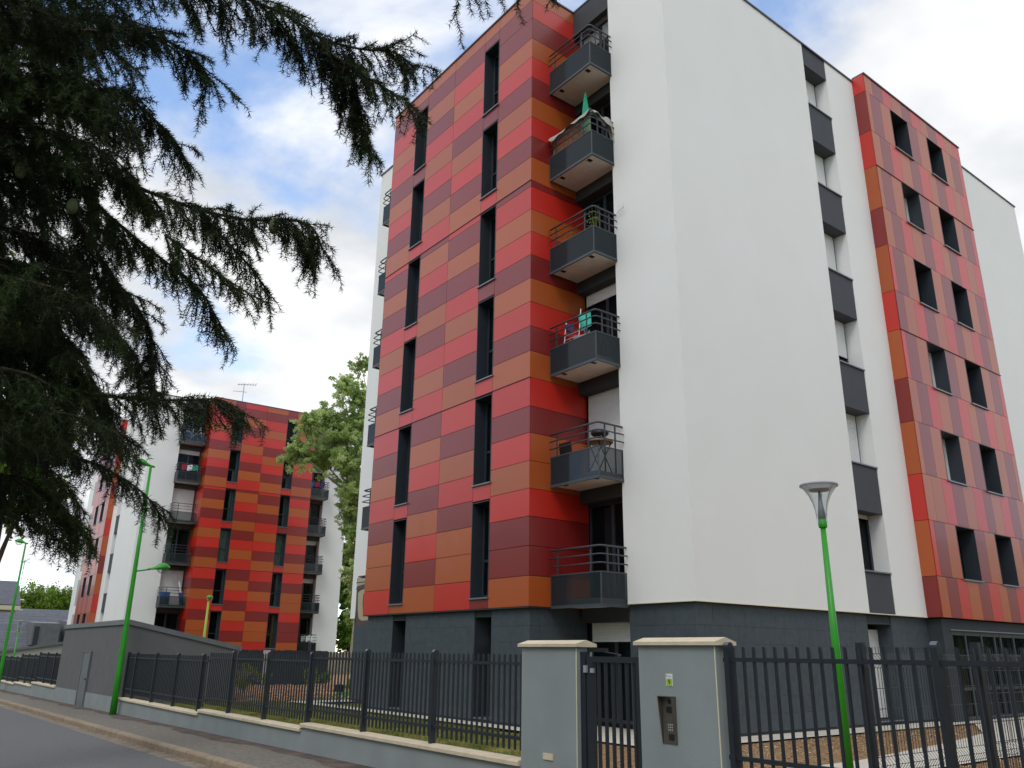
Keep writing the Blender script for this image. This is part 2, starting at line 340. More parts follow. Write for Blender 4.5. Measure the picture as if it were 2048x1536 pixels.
# grass blades
def blades(n, xr, yr, z, h0, h1, wdt, keep=None):
    x = rng.uniform(*xr, n); y = rng.uniform(*yr, n)
    cl = np.sin(x*3.1+np.sin(y*2.3)*2)+np.sin(y*4.3+x)+rng.normal(0, .8, n); ok = cl > -0.4
    if keep is not None: ok &= keep(x, y)
    x, y = x[ok], y[ok]; n = len(x); a = rng.uniform(0, 6.283, n); h = rng.uniform(h0, h1, n); d = rng.normal(0, .4, (n, 2))*h[:, None]
    V = np.zeros((n, 3, 3)); dx, dy = np.cos(a)*wdt, np.sin(a)*wdt
    V[:, 0] = np.stack([x-dx, y-dy, np.full(n, z)], 1); V[:, 1] = np.stack([x+dx, y+dy, np.full(n, z)], 1); V[:, 2] = np.stack([x+d[:, 0], y+d[:, 1], z+h], 1)
    return V.reshape(-1, 3), np.arange(3*n).reshape(-1, 3)
Vb, Fb = blades(70000, (7.15, 11.4), (9.0, 27.4), ZG-0.05, .03, .10, .006, lambda x, y: y > 8.6+(x-6.9)*.911)
tag(link('grass', np_mesh('grass', Vb, Fb, M_BLADE)), 'patchy yellow green grass between the fence and the building', 'grass', kind='stuff')
Vb, Fb = blades(2200, (7.4, 22), (2.5, 10.3), ZG-0.03, .03, .12, .006, lambda x, y: (np.sin(x*2.7)*np.sin(y*3.9+1) > 0.72))
tag(link('soil_weeds', np_mesh('soil_weeds', Vb, Fb, M_BLADE)), 'small weeds sprouting from the brown soil', 'weeds', kind='stuff')

# ------------------------------------------------------------------ the two apartment blocks (same design)
O0 = (11.834, 18.49, -1.52)
ROWS = [1.01, 1.68, 2.35, 3.02, 3.67, 4.33, 5.01, 5.67, 6.40, 7.09, 7.75, 8.41, 9.06, 9.72, 10.39, 11.04, 11.72, 11.91, 12.62, 13.27, 13.90, 14.54, 15.20, 15.87, 16.51, 17.22, 17.85, 18.26]
GROOVE = (6.40, 11.91)
COLS = {'A': 'R O O M R O M R O M R O R M O M R O M R O M R O R M O',
        'B': 'O M R O M R O M R O R M O M R O M R O M R O R M O M O',
        'C': 'R O O M R O M R O M R O R M O M R O M R O M R O R M O',
        'D': 'O M M R O R M R O M R O M R O R M O M R O M R O M M O',
        'S': 'O M M R O O M R O M R O M R O R M O M R O M R O M R O'}
COLS = {k: v.split() for k, v in COLS.items()}
WZ = [(1.27, 3.60), (4.05, 6.36), (6.85, 9.12), (9.61, 11.87), (12.38, 14.66), (15.20, 17.50)]
SP1 = ['O', 'R', 'R', 'R', 'R', 'M', 'M']; SP2 = ['M', 'R', 'R', 'M', 'R', 'M', 'M']
ZB = [1.0, 3.77, 6.55, 9.345, 12.11, 14.90]
R2Z = [1.05, 2.12, 3.62, 4.91, 6.43, 7.73, 9.24, 10.5, 12.04, 13.33, 14.83, 16.12, 17.64, 18.30]
R2A = [22.69, 23.16, 23.79, 24.38, 25.06, 25.70, 26.35, 26.89, 27.53, 28.15, 28.75, 29.33]
R2W = [22.69, 22.92, 23.55, 24.19, 25.35, 25.98, 26.68, 27.82, 28.42, 29.05, 29.33]
R2C = ['OMROMROMROM', 'RMO-MO-OMR', 'OORMORMORMO', 'OMO-OM-OMO', 'OMROMROMROR', 'RMO-MO-OMR', 'MORMORMORMO', 'RMO-OM-OMR', 'OMROMROMROR', 'OMO-MO-OMR', 'OMROMROMROR', 'OMO-MO-OMR', 'OMROMROMROR']
R2S = 'MOROMOROMORMR'
J = 0.006                                              # half joint

def shutter_mesh(wd, h, mt=M_SHUT, axis='y'):
    mb = MB(); n = max(2, int(h/0.055)); prof = []
    for i in range(n): prof += [(0.0, h*i/n), (-0.008, h*(i+.2)/n), (-0.008, h*(i+.8)/n)]
    prof.append((0.0, h)); prof += [(0.02, h), (0.02, 0)]
    return mb.prism(prof, axis, 0, wd) if axis == 'y' else mb.prism([(-a, b) for a, b in prof], 'x', 0, wd)

def build_block(name, base, rz, label, second):
    T = thing(name, label, 'apartment block', base, rz)
    def B(n, mt, x0, x1, y0, y1, z0, z1, parent=None):
        if parent is None: return boxo(n, T, mt, x0, x1, y0, y1, z0, z1, O0)
        po = parent.location; return boxo(n, parent, mt, x0, x1, y0, y1, z0, z1, (O0[0]+po.x, O0[1]+po.y, O0[2]+po.z))
    def PT(n, mb, mt, parent=None, smooth=False):
        off = O0
        if parent is not None: po = parent.location; off = (O0[0]+po.x, O0[1]+po.y, O0[2]+po.z)
        return part(n, mb, mt, parent or T, smooth, off)
    XF = 11.834; yA, w1a, w1b, ymid, w2a, w2b, yE = 22.37, 20.86, 20.12, 18.52, 16.90, 16.15, 14.61
    # ---- backing behind the red cladding, with the window openings left free
    bk = MB()
    for a, b in ((14.645, w2b), (w2a, w1b), (w1a, 22.335)): bk.box(XF+.034, 13.6, a, b, 1.03, 18.2)
    for a, b in ((w2b, w2a), (w1b, w1a)):
        for z0, z1 in zip([1.03]+[q[1] for q in WZ], [q[0] for q in WZ]+[18.2]): bk.box(XF+.034, 12.3, a, b, z0, z1)
    bk.box(12.9, 15, 14.7, 22.3, 1.03, 18.2)
    PT('cladding_backing', bk, M_BACK)
    B('overhang_soffit', M_DARK, XF+.01, 13.4, 14.63, 22.35, 0.985, 1.028)
    cols = dict(COLS)
    if second:
        cols['D'] = COLS['S']; cols['B'] = COLS['B'][:-1]+['R']
    for key, ya, yb in (('A', yA, w1a), ('B', w1b, ymid), ('C', ymid, w2a), ('D', w2b, yE)):
        for i, c in enumerate(cols[key]): B('cladding_panel', PAN[c], XF, XF+.03, ya-J, yb+J, ROWS[i]+J, ROWS[i+1]-J)
    for sp, a, b in ((SP1, w1a, w1b), (SP2, w2a, w2b)):
        for i, (z0, z1) in enumerate(zip([1.01]+[q[1]+.03 for q in WZ], [q[0]-.03 for q in WZ]+[17.85])):
            B('spandrel_panel', PAN[sp[i]], XF, XF+.03, a-J, b+J, z0+J, z1-J)
        B('spandrel_panel', PAN['M' if second else 'O'], XF, XF+.03, a-J, b+J, 17.85+J, 18.26-J)
    for z in GROOVE: PT('joint_profile', MB().prism([(XF-.018, z+.012), (XF-.018, z-.004), (XF-.001, z-.012), (XF-.001, z+.02)], 'y', yE-.02, yA+.02), M_REDCAP)
    # ---- front windows in deep dark reveals
    for wi, (a, b) in enumerate(((w1b, w1a), (w2b, w2a))):
        for k, (z0, z1) in enumerate(WZ):
            rv = MB(); D = 12.20
            rv.box(XF-.005, D, a-.004, a+.02, z0, z1); rv.box(XF-.005, D, b-.02, b+.004, z0, z1)
            rv.box(XF-.005, D, a+.02, b-.02, z1-.02, z1+.002)
            wo = PT('window', rv, M_FRAME)
            PT('sill', MB().prism([(XF-.05, z0-.035), (XF-.05, z0+.0), (D, z0+.03), (D, z0-.03)], 'y', a-.02, b+.02), M_SILL, wo)
            fr = MB(); f0, f1 = D-.03, D+.03
            fr.box(f0, f1, a+.02, a+.075, z0+.03, z1-.02); fr.box(f0, f1, b-.075, b-.02, z0+.03, z1-.02)
            fr.box(f0, f1, a+.075, b-.075, z0+.03, z0+.09); fr.box(f0, f1, a+.075, b-.075, z1-.08, z1-.02)
            fr.box(f0, f1, a+.075, b-.075, z0+.88, z0+.94); fr.box(f0-.005, f1, a+.075, a+.15, z0+.09, z1-.08)
            PT('frame', fr, M_FRAME, wo)
            B('pane', M_GLASS, D-.005, D+.005, a+.075, b-.075, z0+.05, z1-.05, wo)
            B('room', M_ROOM, D+.35, D+.37, a-.15, b+.15, z0-.05, z1+.05, wo)
            if second and (wi, k) in ((0, 2), (1, 2), (0, 5), (1, 0), (1, 4), (0, 4), (0, 3), (1, 3), (1, 1)):
                cm = M_CURTY if (wi, k) == (1, 0) else M_CURT
                y0 = a+.08; y1 = b-.08 if k in (2, 5) else a+.3
                zt = z1-.08; zb_ = z0+.1 if k not in (5, 4) else z0+.1
                if k in (5, 4): zt = z0+.85
                pr = [(D+.07+.02*math.sin(i*1.9), y0+(y1-y0)*i/20) for i in range(21)]; pr += [(D+.075+.02*math.sin(i*1.9), y0+(y1-y0)*i/20) for i in range(20, -1, -1)]
                PT('curtain', MB().prism(pr, 'z', zb_, zt), cm, wo)
    # ---- both flanks (side 1: low Y, side -1: mirrored)
    main_side = -1 if second else 1
    for sd_ in (1, -1):
        Y = (lambda v: v) if sd_ == 1 else (lambda v: 36.98-v)
        det = sd_ == main_side
        # red return beside the balconies
        for i, c in enumerate(cols['S']): B('cladding_panel', PAN[c], XF+.031, 13.42 if (i > 24) else 13.70, Y(14.61), Y(14.64), ROWS[i]+J, ROWS[i+1]-J)
        # white volume
        ww = MB()
        def wb(x0, x1, y0, y1, z0, z1): ww.box(x0, x1, min(Y(y0), Y(y1)), max(Y(y0), Y(y1)), z0, z1)
        zt = 18.2
        if det:
            wb(13.25, 19.78, 11.06, 13.0, 1.06, zt); wb(21.05, 22.70, 11.06, 13.0, 1.06, zt)
            wb(19.78, 21.05, 11.60, 13.0, 1.06, zt)
        else: wb(13.25, 22.70, 11.06, 13.0, 1.06, zt)
        wb(29.32, 35.3, 11.10, 13.0, 1.06, zt); wb(13.75, 35.3, 13.0, 18.4, 16.9, 18.1)
        PT('white_wall', ww, M_WHITE)
        cb = MB()
        def cbx(x0, x1, y0, y1, z0, z1): cb.box(x0, x1, min(Y(y0), Y(y1)), max(Y(y0), Y(y1)), z0, z1)
        cbx(22.70, 29.32, 11.13, 13.0, 1.06, 18.2)
        for a, b in ((22.70, 24.19), (25.35, 26.68), (27.82, 29.32)): cbx(a, b, 10.69, 11.125, 1.06, 18.25)
        for a, b in ((24.19, 25.35), (26.68, 27.82)):
            for k in range(7): cbx(a, b, 10.69, 11.125, R2Z[2*k], R2Z[2*k+1] if k < 6 else 18.25)
        PT('cladding_backing', cb, M_BACK)
        rf = MB()
        for x0, x1, y0, y1, z in ((13.21, 22.70, 11.02, 11.2, zt), (13.21, 13.42, 11.2, 13.0, zt), (13.40, 13.62, 13.0, 14.6, 18.26), (29.32, 35.34, 11.06, 11.25, zt), (35.14, 35.34, 11.25, 18.4, zt), (22.66, 29.36, 10.62, 10.86, 18.30), (22.66, 22.9, 10.86, 11.05, 18.30), (XF-.03, 13.5, 14.58, 14.74, 18.26), (XF-.03, XF+.14, 14.74, 18.485, 18.26)):
            rf.box(x0, x1, min(Y(y0), Y(y1)), max(Y(y0), Y(y1)), z, z+.05)
        PT('roof_edge', rf, M_CAPM)
        bead = MB()
        for x0, x1, y0, y1 in ((13.245, 22.68, 11.05, 11.06), (13.24, 13.25, 11.06, 13.0)): bead.box(x0, x1, min(Y(y0), Y(y1)), max(Y(y0), Y(y1)), 1.045, 1.066)
        PT('drip_bead', bead, M_TRIM)
        # ---- recessed bay behind the balconies
        B('fascia', M_DARK, 13.42, 13.60, Y(13.0), Y(14.605), 17.45, 18.26)
        for k, zb in enumerate(ZB): B('lintel', M_DARK, 13.42, 13.80, Y(13.0), Y(14.605), zb-.30, zb+.17)
        styles = ['half', 'open', 'full', 'box', 'open', 'open', 'open'] if not second else (['half', 'open', 'full', 'curt', 'full', 'box', 'open'] if det else ['half', 'open', 'box', 'box', 'open', 'box', 'open'])
        for k in range(7):
            z0 = -1.42 if k == 0 else ZB[k-1]+.17; z1 = ZB[k]-.30 if k < 6 else 17.45; xw = 13.72
            st = styles[k]
            fr = MB()
            def fb(x0, x1, y0, y1, a, b): fr.box(x0, x1, min(Y(y0), Y(y1)), max(Y(y0), Y(y1)), a, b)
            fb(xw, xw+.06, 13.0, 13.07, z0, z1); fb(xw, xw+.06, 14.53, 14.60, z0, z1); fb(xw, xw+.06, 13.07, 14.53, z0, z0+.07); fb(xw, xw+.06, 13.07, 14.53, z1-.07, z1); fb(xw-.005, xw+.055, 13.74, 13.84, z0+.07, z1-.07)
            wo = PT('balcony_door', fr, M_FRAME)
            B('pane', M_GLASS, xw+.025, xw+.035, Y(13.07), Y(14.53), z0+.07, z1-.07, wo)
            B('room', M_ROOM, xw+.6, xw+.62, Y(12.9), Y(14.7), z0-.1, z1+.1, wo)
            if st == 'curt' or (st == 'open' and k == 1 and not second):
                y0, y1 = (13.1, 13.5) if st == 'curt' else (13.9, 14.2)
                pr = [(xw+.1+.02*math.sin(i*1.7), Y(y0)+(Y(y1)-Y(y0))*i/16) for i in range(17)]; pr += [(xw+.105+.02*math.sin(i*1.7), Y(y0)+(Y(y1)-Y(y0))*i/16) for i in range(16, -1, -1)]
                PT('curtain', MB().prism(pr, 'z', z0+.1, z1-.1), M_CURT if st == 'curt' else M_MURB, wo)
            if st in ('full', 'half', 'box'):
                h = {'full': z1-z0, 'half': .42 if k == 0 else .9, 'box': .32}[st]
                sm = shutter_mesh(1.46, h); ya = min(Y(13.07), Y(14.53))
                sm.v = [(xw-.03+a, ya+b, z1-h+c) for a, b, c in sm.v]
                PT('roller_shutter', sm, M_SHUT, wo)
        # ---- balconies
        for k, zb in enumerate(ZB):
            sl_ = MB().box(12.50, 13.41, min(Y(13.01), Y(14.575)), max(Y(13.01), Y(14.575)), zb+.02, zb+.16)
            bo = PT('balcony', sl_, M_SOFF)
            for y in (13.22, 14.28): B('drain', M_DRAIN, 12.58, 12.72, Y(y-.05), Y(y+.05), zb+.012, zb+.02+.01, bo)
            B('glass_panel', M_BGLASS, 12.464, 12.476, Y(12.96), Y(14.57), zb+.03, zb+.69, bo)
            B('glass_panel', M_BGLASS, 12.48, 13.235, Y(12.939), Y(12.951), zb+.03, zb+.69, bo)
            fr = MB()
            def fb(x0, x1, y0, y1, a, b): fr.box(x0, x1, min(Y(y0), Y(y1)), max(Y(y0), Y(y1)), a, b)
            fb(12.452, 12.49, 12.93, 14.585, zb-.03, zb+.035); fb(12.49, 13.25, 12.926, 12.964, zb-.03, zb+.035)
            fb(12.455, 12.485, 12.93, 14.585, zb+.69, zb+.715); fb(12.485, 13.25, 12.932, 12.958, zb+.69, zb+.715)
            fb(12.458, 12.482, 14.57, 14.585, zb+.035, zb+.69); fb(12.458, 12.482, 12.934, 12.956, zb+.035, zb+.69); fb(13.235, 13.25, 12.934, 12.956, zb+.035, zb+.69)
            PT('glass_frame', fr, M_RAIL, bo)
            for x, y in ((12.51, 14.40), (12.51, 13.30), (12.72, 12.985), (13.05, 12.985)):
                ps = MB().box(x-.02, x+.02, Y(y)-.008, Y(y)+.008, zb+.16, zb+1.25) if y < 13 else MB().box(x-.008, x+.008, Y(y)-.02, Y(y)+.02, zb+.16, zb+1.25)
                PT('post', ps, M_RAIL, bo)
            for dz, r_ in ((1.26, .024), (1.075, .017), (.89, .017)):
                dx = 0 if dz > 1.2 else -.035
                pts = [(12.455+dx, 14.57, zb+dz), (12.455+dx, 13.02+dx, zb+dz), (12.475+dx, 12.96+dx, zb+dz), (12.53+dx, 12.935+dx, zb+dz), (13.24, 12.935+dx, zb+dz)]
                PT('rail', MB().tube([(a, Y(b), c) for a, b, c in pts], r_, 6), M_RAIL, bo, True)
        # ---- street flank
        if det:
            # stacked windows between dark spandrels in a recessed strip
            stz = [(1.06, 2.10), (3.63, 4.89), (6.42, 7.69), (9.22, 10.48), (12.0, 13.25), (14.76, 16.03), (17.48, 18.2)]
            for z0, z1 in stz:
                B('spandrel', M_SPAN, 19.785, 21.045, Y(11.075), Y(11.58), z0, z1-.03 if z1 < 18 else z1)
                if z1 < 18: B('sill', M_SILL, 19.785, 21.045, Y(11.03), Y(11.56), z1-.028, z1+.008)
            for k in range(6):
                z0 = stz[k][1]+.01; z1 = stz[k+1][0]; fr = MB()
                def fb(x0, x1, y0, y1, a, b): fr.box(x0, x1, min(Y(y0), Y(y1)), max(Y(y0), Y(y1)), a, b)
                fb(19.79, 19.85, 11.49, 11.55, z0, z1); fb(20.97, 21.045, 11.49, 11.55, z0, z1); fb(19.85, 20.97, 11.49, 11.55, z0, z0+.06); fb(19.85, 20.97, 11.49, 11.55, z1-.06, z1); fb(20.38, 20.45, 11.485, 11.545, z0+.06, z1-.06)
                wo = PT('window', fr, M_FRAME)
                B('pane', M_GLASS, 19.85, 20.97, Y(11.52), Y(11.53), z0+.06, z1-.06, wo)
                B('room', M_ROOM, 19.79, 21.04, Y(11.585), Y(11.595), z0, z1, wo)
                if second or k > 0:
                    h = (z1-z0)*(0.72 if k == 2 else 1.0)
                    sm = shutter_mesh(1.10, h, axis='x'); sg = 1 if sd_ == 1 else -1
                    sm.v = [(19.86+a, Y(11.47)+sg*(-b), z1-h+c) for a, b, c in sm.v]
                    PT('roller_shutter', sm, M_SHUT, wo)
                else: B('roller_shutter', M_SHUT, 19.86, 20.97, Y(11.46), Y(11.48), z1-.1, z1, wo)
            # second red volume
            for i, c in enumerate(R2S): B('cladding_panel', PAN[c], 22.66, 22.69, Y(10.67), Y(11.058), R2Z[i]+J, R2Z[i+1]-J)
            joined = {'O': MB(), 'R': MB(), 'M': MB()}
            for i in range(13):
                xs = R2W if i % 2 else R2A
                for j, c in enumerate(R2C[i]):
                    if c == '-': continue
                    if not second: B('cladding_panel', PAN[c], xs[j]+J*.7, xs[j+1]-J*.7, Y(10.65), Y(10.68), R2Z[i]+J, R2Z[i+1]-J)
                    else: joined[c].box(xs[j]+J*.7, xs[j+1]-J*.7, min(Y(10.65), Y(10.68)), max(Y(10.65), Y(10.68)), R2Z[i]+J, R2Z[i+1]-J)
            if second:
                for c, mbx in joined.items(): PT('cladding_panels', mbx, PAN[c])['kind'] = 'stuff'
            for z in (9.24, 14.83): PT('joint_profile', MB().box(22.64, 29.36, min(Y(10.63), Y(10.65)), max(Y(10.63), Y(10.65)), z-.012, z+.012), M_REDCAP)
            for k in range(6):
                z0, z1 = R2Z[2*k+1], R2Z[2*k+2]
                for x0, x1 in ((24.19, 25.35), (26.68, 27.82)):
                    rv = MB()
                    def vb(a, b, c, d, e, f): rv.box(a, b, min(Y(c), Y(d)), max(Y(c), Y(d)), e, f)
                    # the opening is a dark box in front of the core
                    vb(x0, x0+.02, 10.645, 11.12, z0, z1); vb(x1-.02, x1, 10.645, 11.12, z0, z1); vb(x0+.02, x1-.02, 10.645, 11.12, z1-.02, z1)
                    wo = PT('window', rv, M_FRAME)
                    PT('sill', MB().box(x0-.02, x1+.02, min(Y(10.60), Y(11.0)), max(Y(10.60), Y(11.0)), z0-.03, z0+.012), M_SILL, wo)
                    B('pane', M_GLASS, x0+.02, x1-.02, Y(11.085), Y(11.095), z0+.02, z1-.02, wo); B('room', M_ROOM, x0+.02, x1-.02, Y(11.115), Y(11.122), z0, z1, wo)
                    if (k, x0) in ((2, 24.19), (1, 24.19), (4, 24.19)): B('roller_shutter', M_SHUT, x0+.03, x1-.03, Y(11.06), Y(11.07), z0+.05+.2*(k == 2), z1-.03, wo)
            if second:                                  # white framed recesses on the far end
                for k in range(6):
                    z0 = stz[k][1]-.4; z1 = z0+2.1
                    B('end_recess', M_GREYW, 30.2, 33.2, Y(11.092), Y(11.2), z0, z1)
    # red2 core has to leave the window boxes free: the dark room sheet behind them
    # ---- ground floor
    gb = MB(); zb0 = -1.6
    ops = ((w2b, 16.85), (20.08, 20.80))
    for a, b in ((14.74, ops[0][0]), (ops[0][1], ops[1][0]), (ops[1][1], 22.24)): gb.box(11.975, 13.6, a, b, zb0, .99)
    for a, b in ops: gb.box(11.975, 12.6, a, b, .84, .99); gb.box(11.975, 12.6, a, b, zb0, -1.44)
    gb.box(13.375, 22.60, 11.185, 13.0, zb0, 1.05) if second else None
    if not second:
        gb.box(13.375, 19.78, 11.185, 13.0, zb0, 1.05); gb.box(20.94, 22.80, 11.185, 13.0, zb0, 1.05); gb.box(19.78, 20.94, 11.185, 13.0, .84, 1.05); gb.box(19.78, 20.94, 11.185, 13.0, zb0, -1.42); gb.box(19.78, 20.94, 11.75, 13.0, -1.42, .84)
        gb.box(22.80, 35.2, 11.4, 13.0, zb0, 1.05); gb.box(22.80, 23.28, 10.775, 11.4, zb0, 1.03); gb.box(23.28, 29.2, 10.775, 11.4, .75, 1.03); gb.box(29.2, 35.2, 11.2, 11.4, zb0, 1.03)
    else: gb.box(22.60, 35.2, 11.2, 13, zb0, 1.05)
    gb.box(13.375, 35.2, 23.98, 25.80, zb0, 1.05)
    gb.box(13.9, 35.2, 13.0, 23.98, zb0, 1.05)
    PT('ground_floor_wall', gb, M_TILEB if not second else M_TILE)
    for i, (a, b) in enumerate(ops):
        rv = MB(); rv.box(11.955, 12.50, a, a+.015, -1.44, .84); rv.box(11.955, 12.50, b-.015, b, -1.44, .84); rv.box(11.955, 12.50, a+.015, b-.015, .825, .84)
        wo = PT('window', rv, M_FRAME)
        fr = MB(); fr.box(12.46, 12.52, a+.015, a+.07, -1.44, .825); fr.box(12.46, 12.52, b-.07, b-.015, -1.44, .825); fr.box(12.46, 12.52, a+.07, b-.07, -1.44, -1.36); fr.box(12.46, 12.52, a+.07, b-.07, -.6, -.52)
        PT('frame', fr, M_FRAME, wo)
        B('pane', M_GLASS, 12.485, 12.495, a+.07, b-.07, -1.36, .82, wo); B('room', M_ROOM, 12.75, 12.77, a, b, -1.5, .9, wo)
        B('sill', M_SILL, 11.93, 12.46, a+.016, b-.016, -1.45, -1.425, wo)
        if i == 0:
            sm = shutter_mesh(.56, .62); sm.v = [(12.43+x, a+.075+y, .2+z) for x, y, z in sm.v]; PT('roller_shutter', sm, M_SHUT, wo)
    if not second:
        # wall tiles, running bond
        TW, TH = 0.535, 0.345
        def tiles(u0, u1, holes, place, v0=-1.50, v1=1.0):
            nr = int((v1-v0)/TH)+1
            for r_ in range(nr):
                a0 = max(v0, 0.945-(r_+1)*TH) if r_ else max(v0, .945-TH); 
                zt = v1 if r_ == 0 else 0.945-r_*TH; zb_ = 0.945-(r_+1)*TH if r_ < nr-1 else v0
                zb_ = max(zb_, v0)
                if zt-zb_ < .03: continue
                x = u0-(TW/2 if r_ % 2 else 0)
                while x < u1:
                    segs = [(max(x, u0), min(x+TW, u1))]
                    for h0, h1, g0, g1 in holes:
                        ns = []
                        for s0, s1 in segs:
                            if zt <= g0+.01 or zb_ >= g1-.01 or s1 <= h0 or s0 >= h1: ns.append((s0, s1))
                            else:
                                if s0 < h0: ns.append((s0, h0))
                                if s1 > h1: ns.append((h1, s1))
                        segs = ns
                    for s0, s1 in segs:
                        if s1-s0 > .04: place(s0+.002, s1-.002, zb_+.002, zt-.002)
                    x += TW
        tiles(14.72, 22.26, [(w2b, 16.85, -1.6, .84), (20.08, 20.80, -1.6, .84)], lambda a, b, c, d: B('wall_tile', M_TILE, 11.955, 11.975, a, b, c, d))
        tiles(13.355, 22.80, [(19.78, 20.94, -1.6, .84)], lambda a, b, c, d: B('wall_tile', M_TILE, a, b, 11.165, 11.185, c, d), v1=1.04)
        tiles(11.185, 13.0, [], lambda a, b, c, d: B('wall_tile', M_TILE, 13.355, 13.375, a, b, c, d), v1=1.04)
        tiles(11.975, 13.7, [], lambda a, b, c, d: B('wall_tile', M_TILE, a, b, 14.72, 14.74, c, d))
        tiles(24.0, 25.8, [], lambda a, b, c, d: B('wall_tile', M_TILE, 13.355, 13.375, a, b, c, d), v1=1.04)
        # shuttered door on the street flank
        rv = MB(); rv.box(19.78, 19.80, 11.17, 11.70, -1.42, .84); rv.box(20.92, 20.94, 11.17, 11.70, -1.42, .84); rv.box(19.8, 20.92, 11.17, 11.70, .82, .84)
        wo = PT('window', rv, M_TILE)
        sm = shutter_mesh(1.1, 2.1, axis='x'); sm.v = [(19.81+a, 11.55-b, -1.4+c) for a, b, c in sm.v]; PT('roller_shutter', sm, M_SHUT, wo)
        B('sill', M_SILL, 19.76, 20.96, 11.12, 11.54, -1.45, -1.425, wo)
        # glazed entrance hall under the second red volume
        fr = MB()
        for x in (23.28, 24.06, 25.03, 25.84, 26.23, 27.1, 28.0, 29.1): fr.box(x, x+.08, 10.80, 10.88, -1.5, .75)
        fr.box(23.36, 29.1, 10.805, 10.875, .62, .75); fr.box(23.36, 29.1, 10.805, 10.875, -.78, -.70); fr.box(23.36, 29.1, 10.805, 10.875, -1.5, -1.42)
        wo = PT('entrance_window', fr, M_FRAME)
        B('pane', M_GLASS, 23.36, 29.1, 10.835, 10.845, -1.42, .62, wo)
        PT('canopy_edge', MB().box(23.2, 29.2, 10.74, 10.775, .735, .765), M_SILL, wo)
        for x in (24.15, 24.75, 25.6, 26.6, 27.3, 28.3):
            pr = [(x+.45*i/14, 11.05+.03*math.sin(i*1.5)) for i in range(15)]; pr += [(x+.45*i/14, 11.055+.03*math.sin(i*1.5)) for i in range(14, -1, -1)]
            PT('curtain', MB().prism(pr, 'z', -1.4, .6), M_CURTY if x < 25 else M_CURT, wo)
        B('room', M_ROOM, 23.3, 29.2, 11.385, 11.395, -1.5, .8, wo)
    return T

blk = build_block('apartment_block', (O0[0], O0[1], O0[2]), 0, 'tall apartment block with red orange maroon cladding and white wall, nearest the camera', False)
blk2 = build_block('apartment_block', (21.153, 56.835, -1.152-1.52), 1.53723, 'farther red and white apartment block standing behind the grey shed', True)

# ------------------------------------------------------------------ boundary wall, railings, piers, gate
XW = 6.85
def low_wall(label, y0, y1, ztop, stone=1.0):
    t = thing('low_wall', label, 'wall', (XW, (y0+y1)/2, zs((y0+y1)/2)))
    off = tuple(t.location)
    part('wall_body', MB().prism([(y0, zs(y0)-.3), (y1, zs(y1)-.3), (y1, ztop-.06), (y0, ztop-.06)], 'x', XW, XW+.2), M_WALL, t, off=off)
    n = max(1, round((y1-y0)/stone)); st = (y1-y0)/n
    for i in range(n):
        a, b = y0+i*st+.003, y0+(i+1)*st-.003
        part('coping_stone', MB().prism([(XW-.045, ztop-.065), (XW-.045, ztop-.02), (XW-.03, ztop-.004), (XW+.1, ztop+.006), (XW+.23, ztop-.004), (XW+.245, ztop-.02), (XW+.245, ztop-.065)], 'y', a, b), M_COPE, t, off=off)
    return t
POSTM = None
def round_post(h):
    mb = MB(); pr = [(-.045, 0), (-.045, h-.045)] + [(-.045*math.cos(a), h-.045+.045*math.sin(a)) for a in [math.pi*i/8 for i in range(1, 8)]] + [(.045, h-.045), (.045, 0)]
    return mb.prism(pr, 'y', -.028, .028)
def railing(label, segs, bars_joined=False, far=False):
    """segs: (y0, y1, z_rail_top, z_bottom_of_post, posts list)"""
    y_mid = sum(s[0]+s[1] for s in segs)/2/len(segs); t = thing('railing', label, 'railing', (6.95, y_mid, segs[0][3])); off = tuple(t.location)
    bm_ = {}; J_ = MB()
    for y0, y1, zr, zb, posts in segs:
        part('rail', MB().box(6.93, 6.97, y0, y1, zr-.02, zr+.02), M_FENCE, t, off=off)
        part('rail', MB().box(6.93, 6.97, y0, y1, zr-.91, zr-.87), M_FENCE, t, off=off)
        h = zr+.165-zb
        for p in posts:
            o = link('post', round_post(h).mesh('post', M_FENCE), t, (6.95-off[0], p-off[1], zb-off[2]))
            arc = [math.pi*i/8 for i in range(1, 8)]
            link('cap', MB().prism([(-.047*math.cos(a), h-.045+.047*math.sin(a)) for a in arc]+[(-.0455*math.cos(a), h-.045+.0455*math.sin(a)) for a in arc[::-1]], 'y', -.0285, .0285).mesh('cap', M_FCAP), o)
            hh = MB(); 
            for i in range(int(h/.05)-1): hh.box(-.004, .004, -.0295, .0295, .05+i*.05, .058+i*.05)
            if not far: link('slot_row', hh.mesh('slot_row', M_BLACK), o)
        ys = np.arange(y0+.10, y1-.03, .12)
        hb = .12+.90+.13
        key = round(hb, 3)
        if key not in bm_:
            bm_[key] = MB().add([(-.012, -.012, 0), (.012, -.012, 0), (.012, .012, 0), (-.012, .012, 0), (-.012, -.012, hb), (.012, -.012, hb-.012), (.012, .012, hb-.012), (-.012, .012, hb)], [(0,3,2,1),(4,5,6,7),(0,1,5,4),(1,2,6,5),(2,3,7,6),(3,0,4,7)]).mesh('bar', M_FENCE)
        for y in ys:
            if min([abs(y-p) for p in posts] or [1]) < .05: continue
            if bars_joined: J_.box(6.938, 6.962, y-.012, y+.012, zr-1.03, zr+.12)
            else: link('bar', bm_[key], t, (6.95-off[0], y-off[1], zr-1.03-off[2]))
    if bars_joined: part('bars', J_, M_FENCE, t, off=off)['kind'] = 'stuff'
    return t
low_wall('low grey rendered wall with pale stone coping beside the gate pier', 8.6, 15.0, -1.245)
low_wall('middle stretch of low grey wall with pale coping, one step down', 15.0, 20.7, -1.325)
low_wall('lowest stretch of low grey wall running up to the dark shed', 20.7, 28.1, -1.40)
